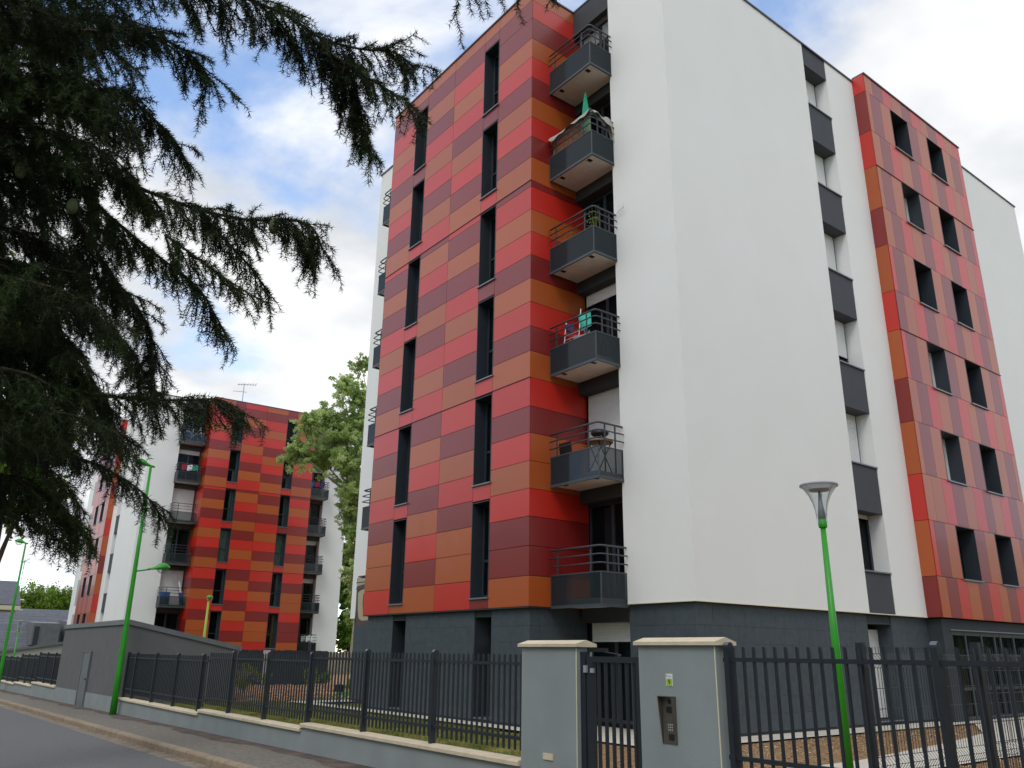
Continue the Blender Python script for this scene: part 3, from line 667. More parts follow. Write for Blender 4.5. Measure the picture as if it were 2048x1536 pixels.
railing('long anthracite bar railing between the gate pier and the shed', [
    (8.62, 15.0, -.125, -1.25, [10.78, 12.86]), (15.0, 20.7, -.185, -1.33, [15.0, 17.05, 19.08]), (20.7, 28.08, -.26, -1.405, [21.1, 23.1, 25.05, 27.1, 28.03])])
low_wall('low grey wall below the railing at the right edge', -0.5, 5.5, -1.16)
railing('anthracite bar railing in the right foreground before the soil bed', [(-.5, 5.48, -.03, -1.17, [5.42, 3.36, 1.3])])
low_wall('far low wall next to the shed, highest step', 38.0, 43.3, -1.44)
low_wall('far low wall between two steps, left of the shed', 43.3, 48.1, -1.59)
low_wall('farthest visible low wall at the left edge', 48.1, 60, -1.67)
railing('far anthracite railing in three steps left of the shed', [
    (38.0, 43.2, -.36, -1.45, [39.43, 41.2, 43.0]), (43.3, 48.0, -.46, -1.6, [44.2, 45.9, 47.8]), (48.1, 60, -.60, -1.68, [49.3, 51.2, 53.0, 55, 57, 59])], True, True)

def pier(label, y0, y1, ztop):
    t = thing('gate_pier', label, 'gate pier', (XW+.12, (y0+y1)/2, zs(7)), group='gate piers'); off = tuple(t.location); x1 = XW+.26
    part('pier_body', MB().box(XW, x1, y0, y1, zs(7)-.2, ztop), M_WALL, t, off=off)
    part('corner_bead', MB().box(XW-.003, XW+.006, y0-.003, y0+.006, zs(7), ztop-.01), M_TRIM, t, off=off)
    ym = (y0+y1)/2
    for a, b in ((y0-.04, ym-.002), (ym+.002, y1+.04)):
        part('cap_stone', MB().prism([(XW-.04, ztop), (XW-.04, ztop+.035), (XW+.13, ztop+.08), (x1+.04, ztop+.035), (x1+.04, ztop)], 'y', a, b), M_COPE, t, off=off)
    return t
pl = pier('grey gate pier without intercom, left of the gate', 7.56, 8.59, .085)
pier('grey gate pier carrying the number plate and intercom', 5.51, 6.55, .105)
part('letter_slot', MB().box(XW-.012, XW+.01, 7.98, 8.16, -1.19, -1.12), M_COPE, pl, off=tuple(pl.location))
t = thing('gate', 'narrow anthracite pedestrian gate of vertical bars between the piers', 'gate', (6.95, 7.05, -1.6)); off = tuple(t.location)
part('gate_post', MB().box(6.91, 6.99, 7.475, 7.555, -1.6, .03), M_FENCE, t, off=off)
part('gate_post', MB().box(6.91, 6.99, 6.555, 6.61, -1.6, .03), M_FENCE, t, off=off)
part('frame', MB().box(6.92, 6.98, 7.36, 7.46, -1.55, -.02).box(6.92, 6.98, 6.62, 6.67, -1.55, -.02).box(6.92, 6.98, 6.67, 7.36, -.085, -.02).box(6.92, 6.98, 6.67, 7.36, -1.55, -1.47), M_FENCE, t, off=off)
gm = MB().box(-.015, .015, -.016, .016, 0, 1.385).mesh('bar', M_FENCE)
for y in (7.285, 7.17, 7.057, 6.944, 6.835, 6.724): link('bar', gm, t, (0, y-off[1], .13))
part('door_closer', MB().box(6.97, 7.05, 7.22, 7.50, .03, .075).tube([(7.0, 7.24, .03), (7.05, 7.02, .0), (6.97, 7.0, -.02)], .01, 6), M_BLACK, t, off=off)
part('hinge', MB().box(6.89, 6.93, 7.44, 7.485, -.2, -.12), M_LAMPG, t, off=off)
part('lock', MB().box(6.90, 6.925, 7.33, 7.38, -.20, -.15), M_LAMPG, t, off=off)

# number plate with logo strip and the figure 9
t = thing('number_plate', 'small white and lime house number plate reading 9 on the pier', 'number plate', (XW-.004, 6.12, -.24)); off = tuple(t.location)
part('plate', MB().box(XW-.006, XW-.001, 6.075, 6.165, -.30, -.18), M_WPLAS, t, off=off)
part('green_field', MB().box(XW-.0075, XW-.0062, 6.081, 6.159, -.296, -.228), M_LIME, t, off=off)
part('logo_mark', MB().box(XW-.0075, XW-.0062, 6.142, 6.158, -.212, -.190).box(XW-.0075, XW-.0062, 6.09, 6.132, -.212, -.208).box(XW-.0075, XW-.0062, 6.09, 6.128, -.202, -.198), M_LAMPG, t, off=off)
cu = bpy.data.curves.new('figure', 'FONT'); cu.body = '9'; cu.size = .07; cu.align_x = 'CENTER'; cu.align_y = 'CENTER'; cu.extrude = .0004
tmp = bpy.data.objects.new('tmp', cu); COL.objects.link(tmp); me = bpy.data.meshes.new_from_object(tmp.evaluated_get(bpy.context.evaluated_depsgraph_get())); bpy.data.objects.remove(tmp)
me.materials.append(M_FRAME); link('numeral', me, t, (XW-.0085-off[0], 6.12-off[1], -.262-off[2]), (R(90), 0, R(-90)))
# intercom with hood
t = thing('intercom', 'brushed steel door intercom with sloping hood on the pier', 'intercom', (XW-.002, 6.14, -.63)); off = tuple(t.location)
xt = XW-.075
part('back_plate', MB().box(XW-.012, XW-.001, 6.055, 6.225, -.85, -.41), M_STEEL, t, off=off)
for a, b in ((6.045, 6.053), (6.227, 6.235)): part('cheek', MB().prism([(xt, -.405), (XW-.001, -.405), (XW-.001, -.855), (XW-.018, -.855)], 'y', a, b), M_STEEL, t, off=off)
part('hood', MB().box(xt-.004, XW-.001, 6.045, 6.235, -.404, -.398), M_STEEL, t, off=off)
part('camera_eye', MB().box(XW-.02, XW-.0125, 6.11, 6.14, -.47, -.43), M_BLACK, t, off=off)
part('screen', MB().box(XW-.016, XW-.0125, 6.08, 6.17, -.56, -.50), M_BLACK, t, off=off)
part('badge_reader', MB().box(XW-.016, XW-.0125, 6.08, 6.15, -.82, -.76), M_BLACK, t, off=off)
for r_ in range(3):
    for c_ in range(3): part('key', MB().box(XW-.016, XW-.0125, 6.09+c_*.025, 6.105+c_*.025, -.68-r_*.025, -.665-r_*.025), M_LAMPG, t, off=off)

# ------------------------------------------------------------------ welded mesh fences beside the path
def mesh_fence(label, y, x0, n):
    t = thing('mesh_fence', label, 'mesh fence', (x0, y, ZG)); off = tuple(t.location)
    for i in range(n+1):
        x = x0+i*5.0; part('post', MB().box(x-.03, x+.03, y-.03, y+.03, ZG, .13), M_FENCE, t, off=off)
    prof = []; z = -1.45; 
    folds = [-1.30, -.85, -.02]
    zsq = [-1.45, -1.36, -1.30, -1.24, -.92, -.86, -.80, -.08, -.02, .04, .10]; dd = {-1.30: .045, -.86: .045, -.02: .045}
    for i in range(n):
        a, b = x0+i*5.0+.04, x0+(i+1)*5.0-.04; mb = MB(); xs = np.arange(a, b, .05)
        for x in xs: mb.tube([(x, y-dd.get(z, 0), z) for z in zsq], .0028, 4, False)
        for z in [-1.45, -1.36, -1.30, -1.24, -1.05, -.92, -.86, -.80, -.6, -.42, -.25, -.08, -.02, .04]:
            mb.tube([(a, y-dd.get(z, 0)-.004, z), (b, y-dd.get(z, 0)-.004, z)], .003, 4, False)
        part('wire_panel', mb, M_FENCE, t, off=off)
    return t
mesh_fence('dark welded wire mesh fence running along the left side of the path', 4.06, 7.04, 1)
mesh_fence('dark welded wire mesh fence nearest the right edge', 3.10, 7.06, 1)

# ------------------------------------------------------------------ dark grey shed with falling roof edge
SH0, SH1 = 28.2, 37.95
t = thing('shed', 'dark grey rendered shed with sloping zinc roof edge', 'shed', (8.6, 33, zs(33))); off = tuple(t.location)
def rz_(x): return .71-(x-6.85)*.2045
part('wall', MB().prism([(6.85, -2.4), (10.4, -2.4), (10.4, rz_(10.4)), (6.85, rz_(6.85))], 'y', SH0, SH1), M_SHED, t, off=off)
part('plinth', MB().prism([(SH0-.006, -2.3), (SH1, -2.3), (SH1, -1.46), (SH0-.006, -1.42)], 'x', 6.838, 6.848), M_WALL, t, off=off)
part('roof_edge', MB().prism([(6.80, rz_(6.80)), (10.48, rz_(10.48)), (10.48, rz_(10.48)+.15), (6.80, rz_(6.80)+.15)], 'y', SH0-.05, SH1+.05), M_ZINC, t, off=off)
d_ = part('door', MB().box(6.80, 6.834, 32.60, 33.66, -1.95, -.13), M_ZINC, t, off=off)
part('door_frame', MB().box(6.78, 6.836, 33.66, 33.74, -1.95, -.1).box(6.78, 6.836, 32.54, 32.60, -1.95, -.1).box(6.78, 6.836, 32.60, 33.66, -.13, -.1), M_SILL, d_, off=off)
part('handle', MB().box(6.77, 6.80, 32.68, 32.80, -1.05, -1.0), M_BLACK, d_, off=off)

# ------------------------------------------------------------------ street lamps
def cobra(parent, root, dirv, name='lamp_head', L_=.62, mt=M_GREEN):
    """flat oval luminaire: shell and glass bowl, starts at root and points along dirv (horizontal, slightly up)"""
    d = Vector(dirv).normalized(); s = d.cross(Vector((0, 0, 1))).normalized(); u = s.cross(d)
    mb = MB(); prof = [(0, .05, .05), (.14, .055, .055), (.24, .085, .09), (.34, .14, .15), (.46, .16, .17), (.58, .12, .12), (.66, .04, .04)]; n = 12
    vs = []; 
    for x, w_, h in prof:
        for j in range(n):
            a = 2*math.pi*j/n; sv = math.sin(a); vs.append(root+d*x+s*(w_*math.cos(a))+u*(h*sv if sv > 0 else .25*h*sv))
    fs = [(i*n+j, i*n+(j+1) % n, (i+1)*n+(j+1) % n, (i+1)*n+j) for i in range(len(prof)-1) for j in range(n)] + [tuple(range(n)), tuple((len(prof)-1)*n+j for j in range(n))]
    h_ = part(name, mb.add(vs, fs), mt, parent, True)
    gb_ = MB(); vs = []; c = root+d*.44-u*.02; n = 14; m_ = 5
    for i in range(m_):
        a = math.pi/2*i/(m_-1)
        for j in range(n): b = 2*math.pi*j/n; vs.append(c+d*(.17*math.cos(a)*math.cos(b))+s*(.13*math.cos(a)*math.sin(b))-u*(.15*math.sin(a)))
    fs = [(i*n+j, i*n+(j+1) % n, (i+1)*n+(j+1) % n, (i+1)*n+j) for i in range(m_-1) for j in range(n)]
    g_ = MB().add(vs, fs); part('glass_bowl', g_, M_LGLASS, h_, True)
    return h_
def tall_lamp(label, x, y, ztop, arm=True):
    zb = zs(y)-.02; t = thing('street_lamp', label, 'street lamp', (x, y, zb), group='tall green street lamps')
    H = ztop-zb
    part('pole', MB().tube([(0, 0, 0), (0, 0, 1.2), (0, 0, H*.62), (0, 0, H)], [.098, .086, .062, .040], 14), M_GREEN, t, True)
    if arm: part('arm', MB().tube([(0, 0, H-3.33), (.35, -.05, H-3.26), (.42, -.06, H-3.25)], .025, 8), M_GREEN, t, True)
    if arm: cobra(t, Vector((.36, -.05, H-3.26)), (1, -.15, .16))
    cobra(t, Vector((.12, 0, H-.02)), (-1, .15, .20))
    return t
tall_lamp('tall green street lamp with two heads in front of the shed', 6.66, 27.75, 5.62)
tall_lamp('tall green street lamp farther away at the left edge', 6.45, 50.2, 5.2, False)
def funnel_lamp(label, x, y, z0, zt, s=1.0):
    t = thing('garden_lamp', label, 'garden lamp', (x, y, z0), group='green garden lamps with glass funnels'); H = zt-z0
    part('pole', MB().tube([(0, 0, 0), (0, 0, H-.64*s)], [.066*s, .036*s], 14), M_GREEN, t, True)
    part('collar', MB().lathe([(.001, -.12), (.052, -.12), (.058, -.11), (.062, 0), (.05, .004), (.001, .004)], 18, (0, 0, H-.57*s)), M_GREEN, t, True)
    zc = H-.56*s
    prof = [(.072, -.06), (.074, .03), (.082, .11), (.108, .22), (.155, .33), (.215, .42), (.255, .46)]
    part('glass_funnel', MB().lathe([(a*s, b*s) for a, b in prof], 28, (0, 0, zc)), M_LGLASS, t, True)
    part('cone', MB().lathe([(.001, 0), (.056*s, 0), (.014*s, .39*s), (.001, .39*s)], 16, (0, 0, zc)), M_LAMPG, t, True)
    part('reflector', MB().lathe([(.001, .40*s), (.165*s, .40*s), (.17*s, .41*s), (.02*s, .44*s), (.001, .44*s)], 24, (0, 0, zc)), M_LAMPG, t, True)
    part('rim', MB().lathe([(.25*s, .455*s), (.262*s, .455*s), (.262*s, .485*s), (.25*s, .485*s), (.25*s, .455*s)], 28, (0, 0, zc)), M_LAMPG, t, True)
    part('lid', MB().lathe([(.25*s, .485*s), (.2*s, .495*s), (.001, .50*s)], 28, (0, 0, zc)), M_LGLASS, t, True)
    for a in (.4, 2.5, 4.6): part('stay', MB().tube([(q*s*math.cos(a), q*s*math.sin(a), zc+b*s) for q, b in prof[1:]], .006*s, 6), M_LAMPG, t, True)
    return t
funnel_lamp('green garden lamp with clear glass funnel before the white wall', 10.5, 6.41, ZG, 2.42)
pf = at_Y(42, 1238, 62); funnel_lamp('green garden lamp with glass funnel behind the far left railing', pf.x, 62, -2.6, pf.z, 1.15)
pb = at_Y(418, 1196, 45); t = thing('garden_lamp', 'short yellow green pole lamp with round green cap behind the shed', 'garden lamp', (pb.x, 45, -2.2))
part('pole', MB().tube([(0, 0, 0), (0, 0, pb.z+2.2-.18)], [.09, .055], 12), M_GREEN2, t, True)
part('cap', MB().lathe([(.001, .16), (.10, .14), (.16, .07), (.17, 0), (.15, -.02), (.001, -.02)], 18, (.04, 0, pb.z+2.2)), M_GREEN, t, True)
part('glass_bowl', MB().lathe([(.14, -.02), (.12, -.1), (.06, -.15), (.001, -.16)], 18, (.04, 0, pb.z+2.2)), M_LGLASS, t, True)

# ------------------------------------------------------------------ fence and planting between the blocks
t = thing('screen_fence', 'dark close-boarded fence behind the bark bed between the blocks', 'fence', (14.5, 40, ZG)); off = tuple(t.location)
bmS = MB().box(-.055, .055, -.015, .015, 0, 1.55).mesh('slat', M_FENCE); bmL = MB().box(-.055, .055, -.015, .015, 0, 1.55).mesh('slat', M_GREYW)
for i in range(74):
    x = 10.5+i*.12; p = 16 < i < 20 or 34 < i < 40
    link('slat', bmL if (i in (35, 46, 47, 48)) else bmS, t, (x-off[0], random.uniform(-.01, .01), .0+random.uniform(-.02, .02)))
part('rail', MB().box(10.4, 19.4, 40.02, 40.06, ZG+.3, ZG+.36), M_FENCE, t, off=off)
part('rail', MB().box(10.4, 19.4, 40.02, 40.06, ZG+1.2, ZG+1.26), M_FENCE, t, off=off)
t = thing('timber_fence', 'weathered timber fence at the top of the bank under the trees', 'fence', (24, 46.5, -1.55)); off = tuple(t.location)
bmT = MB().box(-.05, .05, -.015, .015, 0, 1.5).mesh('slat', M_PALEBARK)
for i in range(58): link('slat', bmT, t, (19.2+i*.19-off[0], random.uniform(-.02, .02), random.uniform(-.05, .05)))
part('rail', MB().box(19, 30.4, 46.53, 46.57, -1.05, -.97), M_PALEBARK, t, off=off)

def leaf_cloud(n, centers, radii, size, flat=1.0, shell=0.0):
    """n leaf quads spread in clumps"""
    c = np.array(centers); r = np.array(radii); vol = r**2.2; idx = rng.choice(len(c), n, p=vol/vol.sum())
    d = rng.normal(size=(n, 3)); d /= np.linalg.norm(d, axis=1)[:, None]; q = rng.uniform(0, 1, n)**(1/(3-2*shell))
    p = c[idx]+d*(r[idx]*q)[:, None]*np.array([1, 1, flat])
    a = rng.normal(size=(n, 3)); a /= np.linalg.norm(a, axis=1)[:, None]
    b = np.cross(a, rng.normal(size=(n, 3))); b /= np.linalg.norm(b, axis=1)[:, None]
    s = size*rng.uniform(.6, 1.3, n)[:, None]
    V = np.stack([p-a*s*.5, p+b*s*.32, p+a*s*.5, p-b*s*.32], 1).reshape(-1, 3)
    return V, np.arange(4*n).reshape(-1, 4)
def grow(start, dirv, length, rad, depth, spread, tips, mb, up=.15, minlen=.4):
    p = Vector(start); d = Vector(dirv).normalized(); n = 4; pts = [p.copy()]; rs = [rad]
    for i in range(n):
        d = (d + Vector((random.gauss(0, .13), random.gauss(0, .13), random.gauss(0, .08)+up*.25))).normalized(); p = p + d*(length/n); pts.append(p.copy()); rs.append(rad*(1-.5*(i+1)/n))
        if depth == 0 or i >= 1: tips.append((p.copy(), length))
    mb.tube(pts, rs, 6 if rad < .06 else 9, False)
    if depth > 0:
        for k in range(random.choice((3, 4))):
            a = random.uniform(0, 6.283); q = d + spread*Vector((math.cos(a), math.sin(a), random.uniform(-.2, .5)))
            grow(pts[random.choice((2, 3, 4))], q, length*random.uniform(.55, .8), rs[3]*.75, depth-1, spread, tips, mb, up, minlen)
def tree(name, label, base, height, trunk_r, blobs, nleaf, leaf, mleaf, mbark, group=None, inner=.5):
    """blobs: (dx,dy,dz,r) crown masses relative to base; limbs lead to each"""
    t = thing(name, label, 'tree', base, group=group); mb = MB()
    top = max(b[2] for b in blobs); pts = [(0, 0, -.3)]; rs = [trunk_r*1.25]
    for i in range(1, 7): pts.append((random.gauss(0, .08)*i*.3, random.gauss(0, .08)*i*.3, top*i/6)); rs.append(trunk_r*(1-.14*i))
    mb.tube(pts, rs, 10, False); cs = []; rr = []
    for bx, by, bz, br in blobs:
        j = max(1, min(5, int((bz-br*.8)/top*6))); s = Vector(pts[j]); e = Vector((bx, by, bz)); mid = (s+e)/2+Vector((0, 0, -.1*br))
        mb.tube([s, mid, e], [rs[j]*.5, rs[j]*.33, .02], 7, False)
        for k in range(max(14, int(br*44))):
            d = Vector((random.gauss(0, 1), random.gauss(0, 1), random.gauss(0, .9))).normalized(); q = random.uniform(.3, 1.15)
            c = e+d*br*q; mb.tube([e+d*br*.15, c], [.025, .006], 4, False)
            for w_ in range(4):                      # leaves hang along each twig
                f_ = random.uniform(.5, 1.05); cs.append(tuple(e+d*br*q*f_+Vector((random.gauss(0, .07), random.gauss(0, .07), random.gauss(0, .07)))*br)); rr.append(br*random.uniform(.05, .20))
    part('trunk', mb, mbark, t, True)
    V, F = leaf_cloud(nleaf, cs, rr, leaf, .8)
    link('crown', np_mesh('crown', V, F, mleaf), t); return t
# poplar between the blocks: crown outline follows what the camera sees, 47 m away
D0 = 47.0
def rel(px, py, Y, b): p = at_Y(px, py, Y); return (p.x-b[0], Y-b[1], p.z-b[2])
pb = (at_Y(712, 1300, 46.8).x, 46.8, -.9); sc = D0/1631*1.2
bl = []
for px, py, rp in ((722, 730, 26), (690, 775, 36), (725, 800, 34), (650, 835, 36), (705, 850, 42), (615, 850, 30), (675, 880, 40), (600, 905, 36), (640, 915, 36), (700, 930, 44), (735, 900, 36), (585, 895, 20), (710, 985, 40), (735, 1010, 36), (690, 1000, 24), (715, 1040, 36), (730, 1080, 30), (705, 1075, 22), (722, 1130, 26), (700, 1060, 22), (704, 1110, 22), (696, 1150, 20), (708, 1190, 22), (698, 1235, 20), (760, 820, 40), (770, 930, 46), (760, 1010, 44)):
    x, y, z = rel(px, py, D0+random.uniform(-1.3, 1.3), pb); bl.append((x, y, z, rp*sc))
tree('poplar_tree', 'tall pale green poplar rising between the two blocks', pb, 19, .34, bl, 120000, .14, M_POPLAR, M_PALEBARK, 'trees between the blocks')
pb = (at_Y(698, 1300, 60).x, 60, -1.2); bl = []
for px, py, rp in ((700, 1110, 24), (705, 1150, 26), (690, 1180, 26), (712, 1185, 28), (698, 1240, 30), (720, 1250, 26), (690, 1285, 20), (712, 1290, 22)):
    x, y, z = rel(px, py, 60, pb); bl.append((x, y, z, rp*60/1631*1.25))
tree('broadleaf_tree', 'darker leafy tree low behind the poplar beside the white wall', pb, 8, .22, bl, 40000, .22, M_LEAFD, M_BARK, 'trees between the blocks')
# shrubs on the bark bed
for i, (x, y, s, mt) in enumerate(((12.6, 33.2, .8, M_PLANT), (13.3, 35.5, .55, M_PLANT), (14.9, 36.5, .5, M_LEAF), (17.2, 37.2, .7, M_LEAF), (18.4, 38, .5, M_LEAF), (19.6, 36.5, .45, M_LEAF), (17.5, 33.8, .35, M_LEAFD), (20.9, 38.2, .5, M_LEAFD), (22.2, 37.2, .5, M_LEAF))):
    lab = ('large yellow green ornamental grass at the left of the bark bed', 'yellow green clump just behind the large ornamental grass', 'leafy shrub before the middle of the dark fence', 'tallest leafy shrub near the right end of the dark fence', 'leafy shrub tucked against the right end of the dark fence', 'round shrub at the foot of the bank', 'small dark shrub nearest the fresh lawn', 'dark shrub under the timber fence', 'rightmost light green shrub on the bark bed')[i]
    t = thing('shrub', lab, 'shrub', (x, y, ZG-.05), group='shrubs on the bark bed')
    n = 26 if mt == M_PLANT else 14; mb = MB(); V = []; F = []
    for k in range(n):
        a = random.uniform(0, 6.283); q = random.uniform(.1, .55)*s; h = s*random.uniform(.8, 1.5); mb.tube([(0, 0, 0), (q*.5*math.cos(a), q*.5*math.sin(a), h*.6), (q*math.cos(a), q*math.sin(a), h)], [.012, .009, .003], 4, False)
    part('stems', mb, M_PLANT if mt == M_PLANT else M_BARK, t)
    cs = [(random.gauss(0, .28)*s, random.gauss(0, .28)*s, s*random.uniform(.3, 1.25)) for k in range(16)]
    V, F = leaf_cloud(500, cs, [s*.22]*16, .07); link('foliage', np_mesh('foliage', V, F, mt), t)
t = thing('standpipe', 'small dark standpipe with two grey caps beside the building corner', 'standpipe', (11.75, 23.35, ZG+.01)); off = tuple(t.location)
part('leg', MB().box(11.70, 11.73, 23.24, 23.27, ZG, ZG+.62).box(11.78, 11.81, 23.40, 23.43, ZG, ZG+.62), M_BLACK, t, off=off)
part('box', MB().box(11.67, 11.82, 23.20, 23.46, ZG+.40, ZG+.60), M_BLACK, t, off=off)
for y in (23.26, 23.38): part('cap', MB().lathe([(.035, 0), (.035, .08), (.02, .11), (.001, .11)], 10, (11.74, y, ZG+.60)), M_LAMPG, t, True, off=off)

# ------------------------------------------------------------------ houses far down the street
def gable(label, name, x0, x1, y0, y1, ze, zr, mw, axis='x'):
    t = thing(name, label, 'house', ((x0+x1)/2, (y0+y1)/2, -3.4)); off = tuple(t.location); xm, ym = (x0+x1)/2, (y0+y1)/2
    if axis == 'x':   # ridge along x, slopes face +-y
        part('wall', MB().prism([(y0, -3.5), (y1, -3.5), (y1, ze), (ym, zr-.15), (y0, ze)], 'x', x0, x1), mw, t, off=off)
        sl = math.hypot(ym-y0, zr-ze); n = max(6, int(sl/.22)); 
        rf = link('roof', MB().prism([(y0-.3, ze-.12), (ym, zr-.04), (y1+.3, ze-.12), (y1+.3, ze), (ym, zr+.08), (y0-.3, ze)], 'x', x0-.3, x1+.3).mesh('roof', M_SLATE), t, (-off[0], -off[1], -off[2]))
        for i in range(n):
            f0, f1 = i/n, (i+1.12)/n
            mb = MB(); za, zb_ = ze+(zr-ze)*f0+.10, ze+(zr-ze)*min(1, f1)+.085; ya, yb = y0-.3+(ym-y0+.3)*f0, y0-.3+(ym-y0+.3)*min(1, f1)
            mb.add([(x0-.3, ya, za), (x1+.3, ya, za), (x1+.3, yb, zb_), (x0-.3, yb, zb_), (x0-.3, ya, za-.05), (x1+.3, ya, za-.05)], [(0, 1, 2, 3), (4, 5, 1, 0)])
            link('slate_course', mb.mesh('slate_course', M_SLATE), rf)
    return t
t = gable('cream house with slate roof and tv aerial at the far left edge', 'house', 4.0, 12.2, 93, 101, 3.75, 6.2, M_CREAM); off = tuple(t.location)
part('eave_board', MB().box(3.6, 12.5, 92.6, 92.7, 3.35, 3.75), M_CREAM, t, off=off)
part('window', MB().box(9.5, 11.1, 92.95, 93.02, .6, 2.9), M_FRAME, t, off=off)
p = at_Y(43, 1185, 96); part('aerial', MB().tube([(12.55, 96, 3), (12.55, 96, p.z+3.2)], .04, 6).tube([(12.1, 95.6, p.z+3.0), (13.1, 96.4, p.z+3.0)], .03, 5).tube([(12.3, 96.3, p.z+2.8), (12.9, 95.6, p.z+3.3)], .03, 5), M_LAMPG, t, off=off)
for dz in (0, -.95): part('satellite_dish', MB().lathe([(.001, .12), (.25, .09), (.42, 0), (.001, .02)], 16, (12.75, 95.4, 4.4+dz), 1, 1), M_WPLAS, t, off=off)
for c in t.children:
    if c.name.startswith('satellite_dish'): pass
gable('low slate roofed house with dark gable left of the far block', 'house', 14.3, 19.5, 104, 112, 2.2, 4.0, M_CREAM)
t = thing('house', 'long low house with zinc dormers and slate slopes behind the far railing', 'house', (12, 86, -3.4)); off = tuple(t.location)
part('wall', MB().prism([(5, -3.5), (17.5, -3.5), (17.5, .65), (5, -1.4)], 'y', 86.0, 92), M_GREYW, t, off=off)
part('coping', MB().prism([(4.9, -1.42), (17.6, .65), (17.6, .85), (4.9, -1.2)], 'y', 85.8, 86.1), M_ZINC, t, off=off)
rf = part('roof', MB().prism([(86.1, -1.2), (92.2, -1.2), (92.2, 3.0), (91.5, 3.0)], 'x', 5, 17.6), M_SLATE, t, off=off)
for i in range(16):
    f0 = i/16; f1 = (i+1.1)/16; ya, yb = 86.05+5.4*f0, 86.05+5.4*f1; za, zb_ = -1.15+4.2*f0, -1.17+4.2*f1
    link('slate_course', MB().add([(5, ya, za), (17.6, ya, za), (17.6, yb, zb_), (5, yb, zb_), (5, ya, za-.06), (17.6, ya, za-.06)], [(0, 1, 2, 3), (4, 5, 1, 0)]).mesh('slate_course', M_SLATE), rf, off and (-off[0]*0, 0, 0)).location = (-off[0], -off[1], -off[2])
for x0, x1, zt in ((13.0, 15.2, 2.35), (15.7, 17.4, 2.55)):
    dm = part('dormer', MB().prism([(86.8, .2), (91.5, .2), (91.5, zt), (86.8, zt-.25)], 'x', x0, x1), M_ZINC, t, off=off)
    part('window', MB().box(x0+.15, x0+.55, 86.74, 86.8, .25, zt-.55), M_FRAME, dm, off=off)
    for k in range(6): part('seam', MB().box(x0+.7+k*.24, x0+.72+k*.24, 86.775, 86.8, .2, zt-.3), M_ZINC, dm, off=off)
t = thing('distant_block', 'distant flat roofed white building with small chimney behind the trees', 'building', (20, 135, -4)); off = tuple(t.location)
part('wall', MB().box(17.5, 32, 135, 145, -4, 6.9), M_WHITE2, t, off=off); part('roof_edge', MB().box(17.4, 32.1, 134.9, 145.1, 6.9, 7.1), M_ZINC, t, off=off); part('wing', MB().box(14, 17.5, 136, 145, -4, 7.2), M_GREYW, t, off=off)
part('chimney', MB().box(21.9, 22.6, 138, 139, 7.1, 8.3), M_MURB, t, off=off)
for px, py, Y, r_, lab in ((52, 1215, 118, 3.4, 'bushy green tree beside the cream house'), (85, 1212, 122, 2.8, 'rounded green tree in the middle of the far group'), (118, 1212, 120, 2.9, 'green tree touching the far block edge')):
    c = at_Y(px, py, Y); b = (c.x, Y, -3.6); zc = c.z+3.6
    tree('street_tree', lab, b, 8, .2, [(0, 0, zc, r_), (1.5, .5, zc-1.0, r_*.8), (-1.4, 0, zc-1.2, r_*.8), (0, -.5, zc-2.4, r_*.9), (.6, 0, zc+1.0, r_*.6)], 9000, .30, M_LEAF, M_BARK, 'far street trees')

# rooftop aerial on the far block
p = at_Y(486, 790, 60); t = thing('tv_aerial', 'tv aerial standing on the roof of the far block', 'aerial', (p.x, 60, 15.4)); h = at_Y(486, 772, 60).z-15.4
mb = MB().tube([(0, 0, 0), (0, 0, h+.2)], .03, 6); part('mast', mb, M_LAMPG, t)
mb = MB().tube([(-.5, 0, h+.05), (1.0, .2, h+.35)], .022, 5).tube([(-.8, 0, h-.55), (.3, .1, h-.4)], .02, 5)
for k in range(7): a = -.4+k*.22; mb.tube([(a, -.2, h+.07+a*.2+.1), (a+.02, .25, h+.07+a*.2+.1)], .012, 4); mb.tube([(a-.05, .02, h-.1+a*.2+.1), (a+.1, .1, h+.2+a*.2+.1)], .012, 4)
part('antenna', mb, M_LAMPG, t)

# patterned canvas screen on the lowest balcony behind the red front
t = thing('balcony_screen', 'beige and brown patterned canvas hung over the lowest balcony left of the red front', 'screen', (12.42, 23.2, 1.0)); off = tuple(t.location)
def canvas(n, mt, pts, dx):
    q = [at_X(700+a*.1302, 1130+b*.1302, 12.42) for a, b in pts]
    part(n, MB().prism([(p.y, p.z) for p in q], 'x', 12.42-dx, 12.424), mt, t, off=off)
canvas('canvas', M_MURB, [(112, 205), (330, 190), (420, 780), (420, 880), (95, 940), (90, 600)], .001)
canvas('pattern', M_MURY, [(120, 212), (300, 195), (300, 272), (108, 328)], .004)
canvas('pattern', M_MURY, [(125, 430), (160, 395), (260, 345), (300, 345), (235, 410), (205, 450), (195, 600), (200, 790), (330, 790), (330, 845), (175, 855), (135, 820), (122, 700)], .006)

# ------------------------------------------------------------------ things on the balconies
def bz(k): return ZB[k]+.165
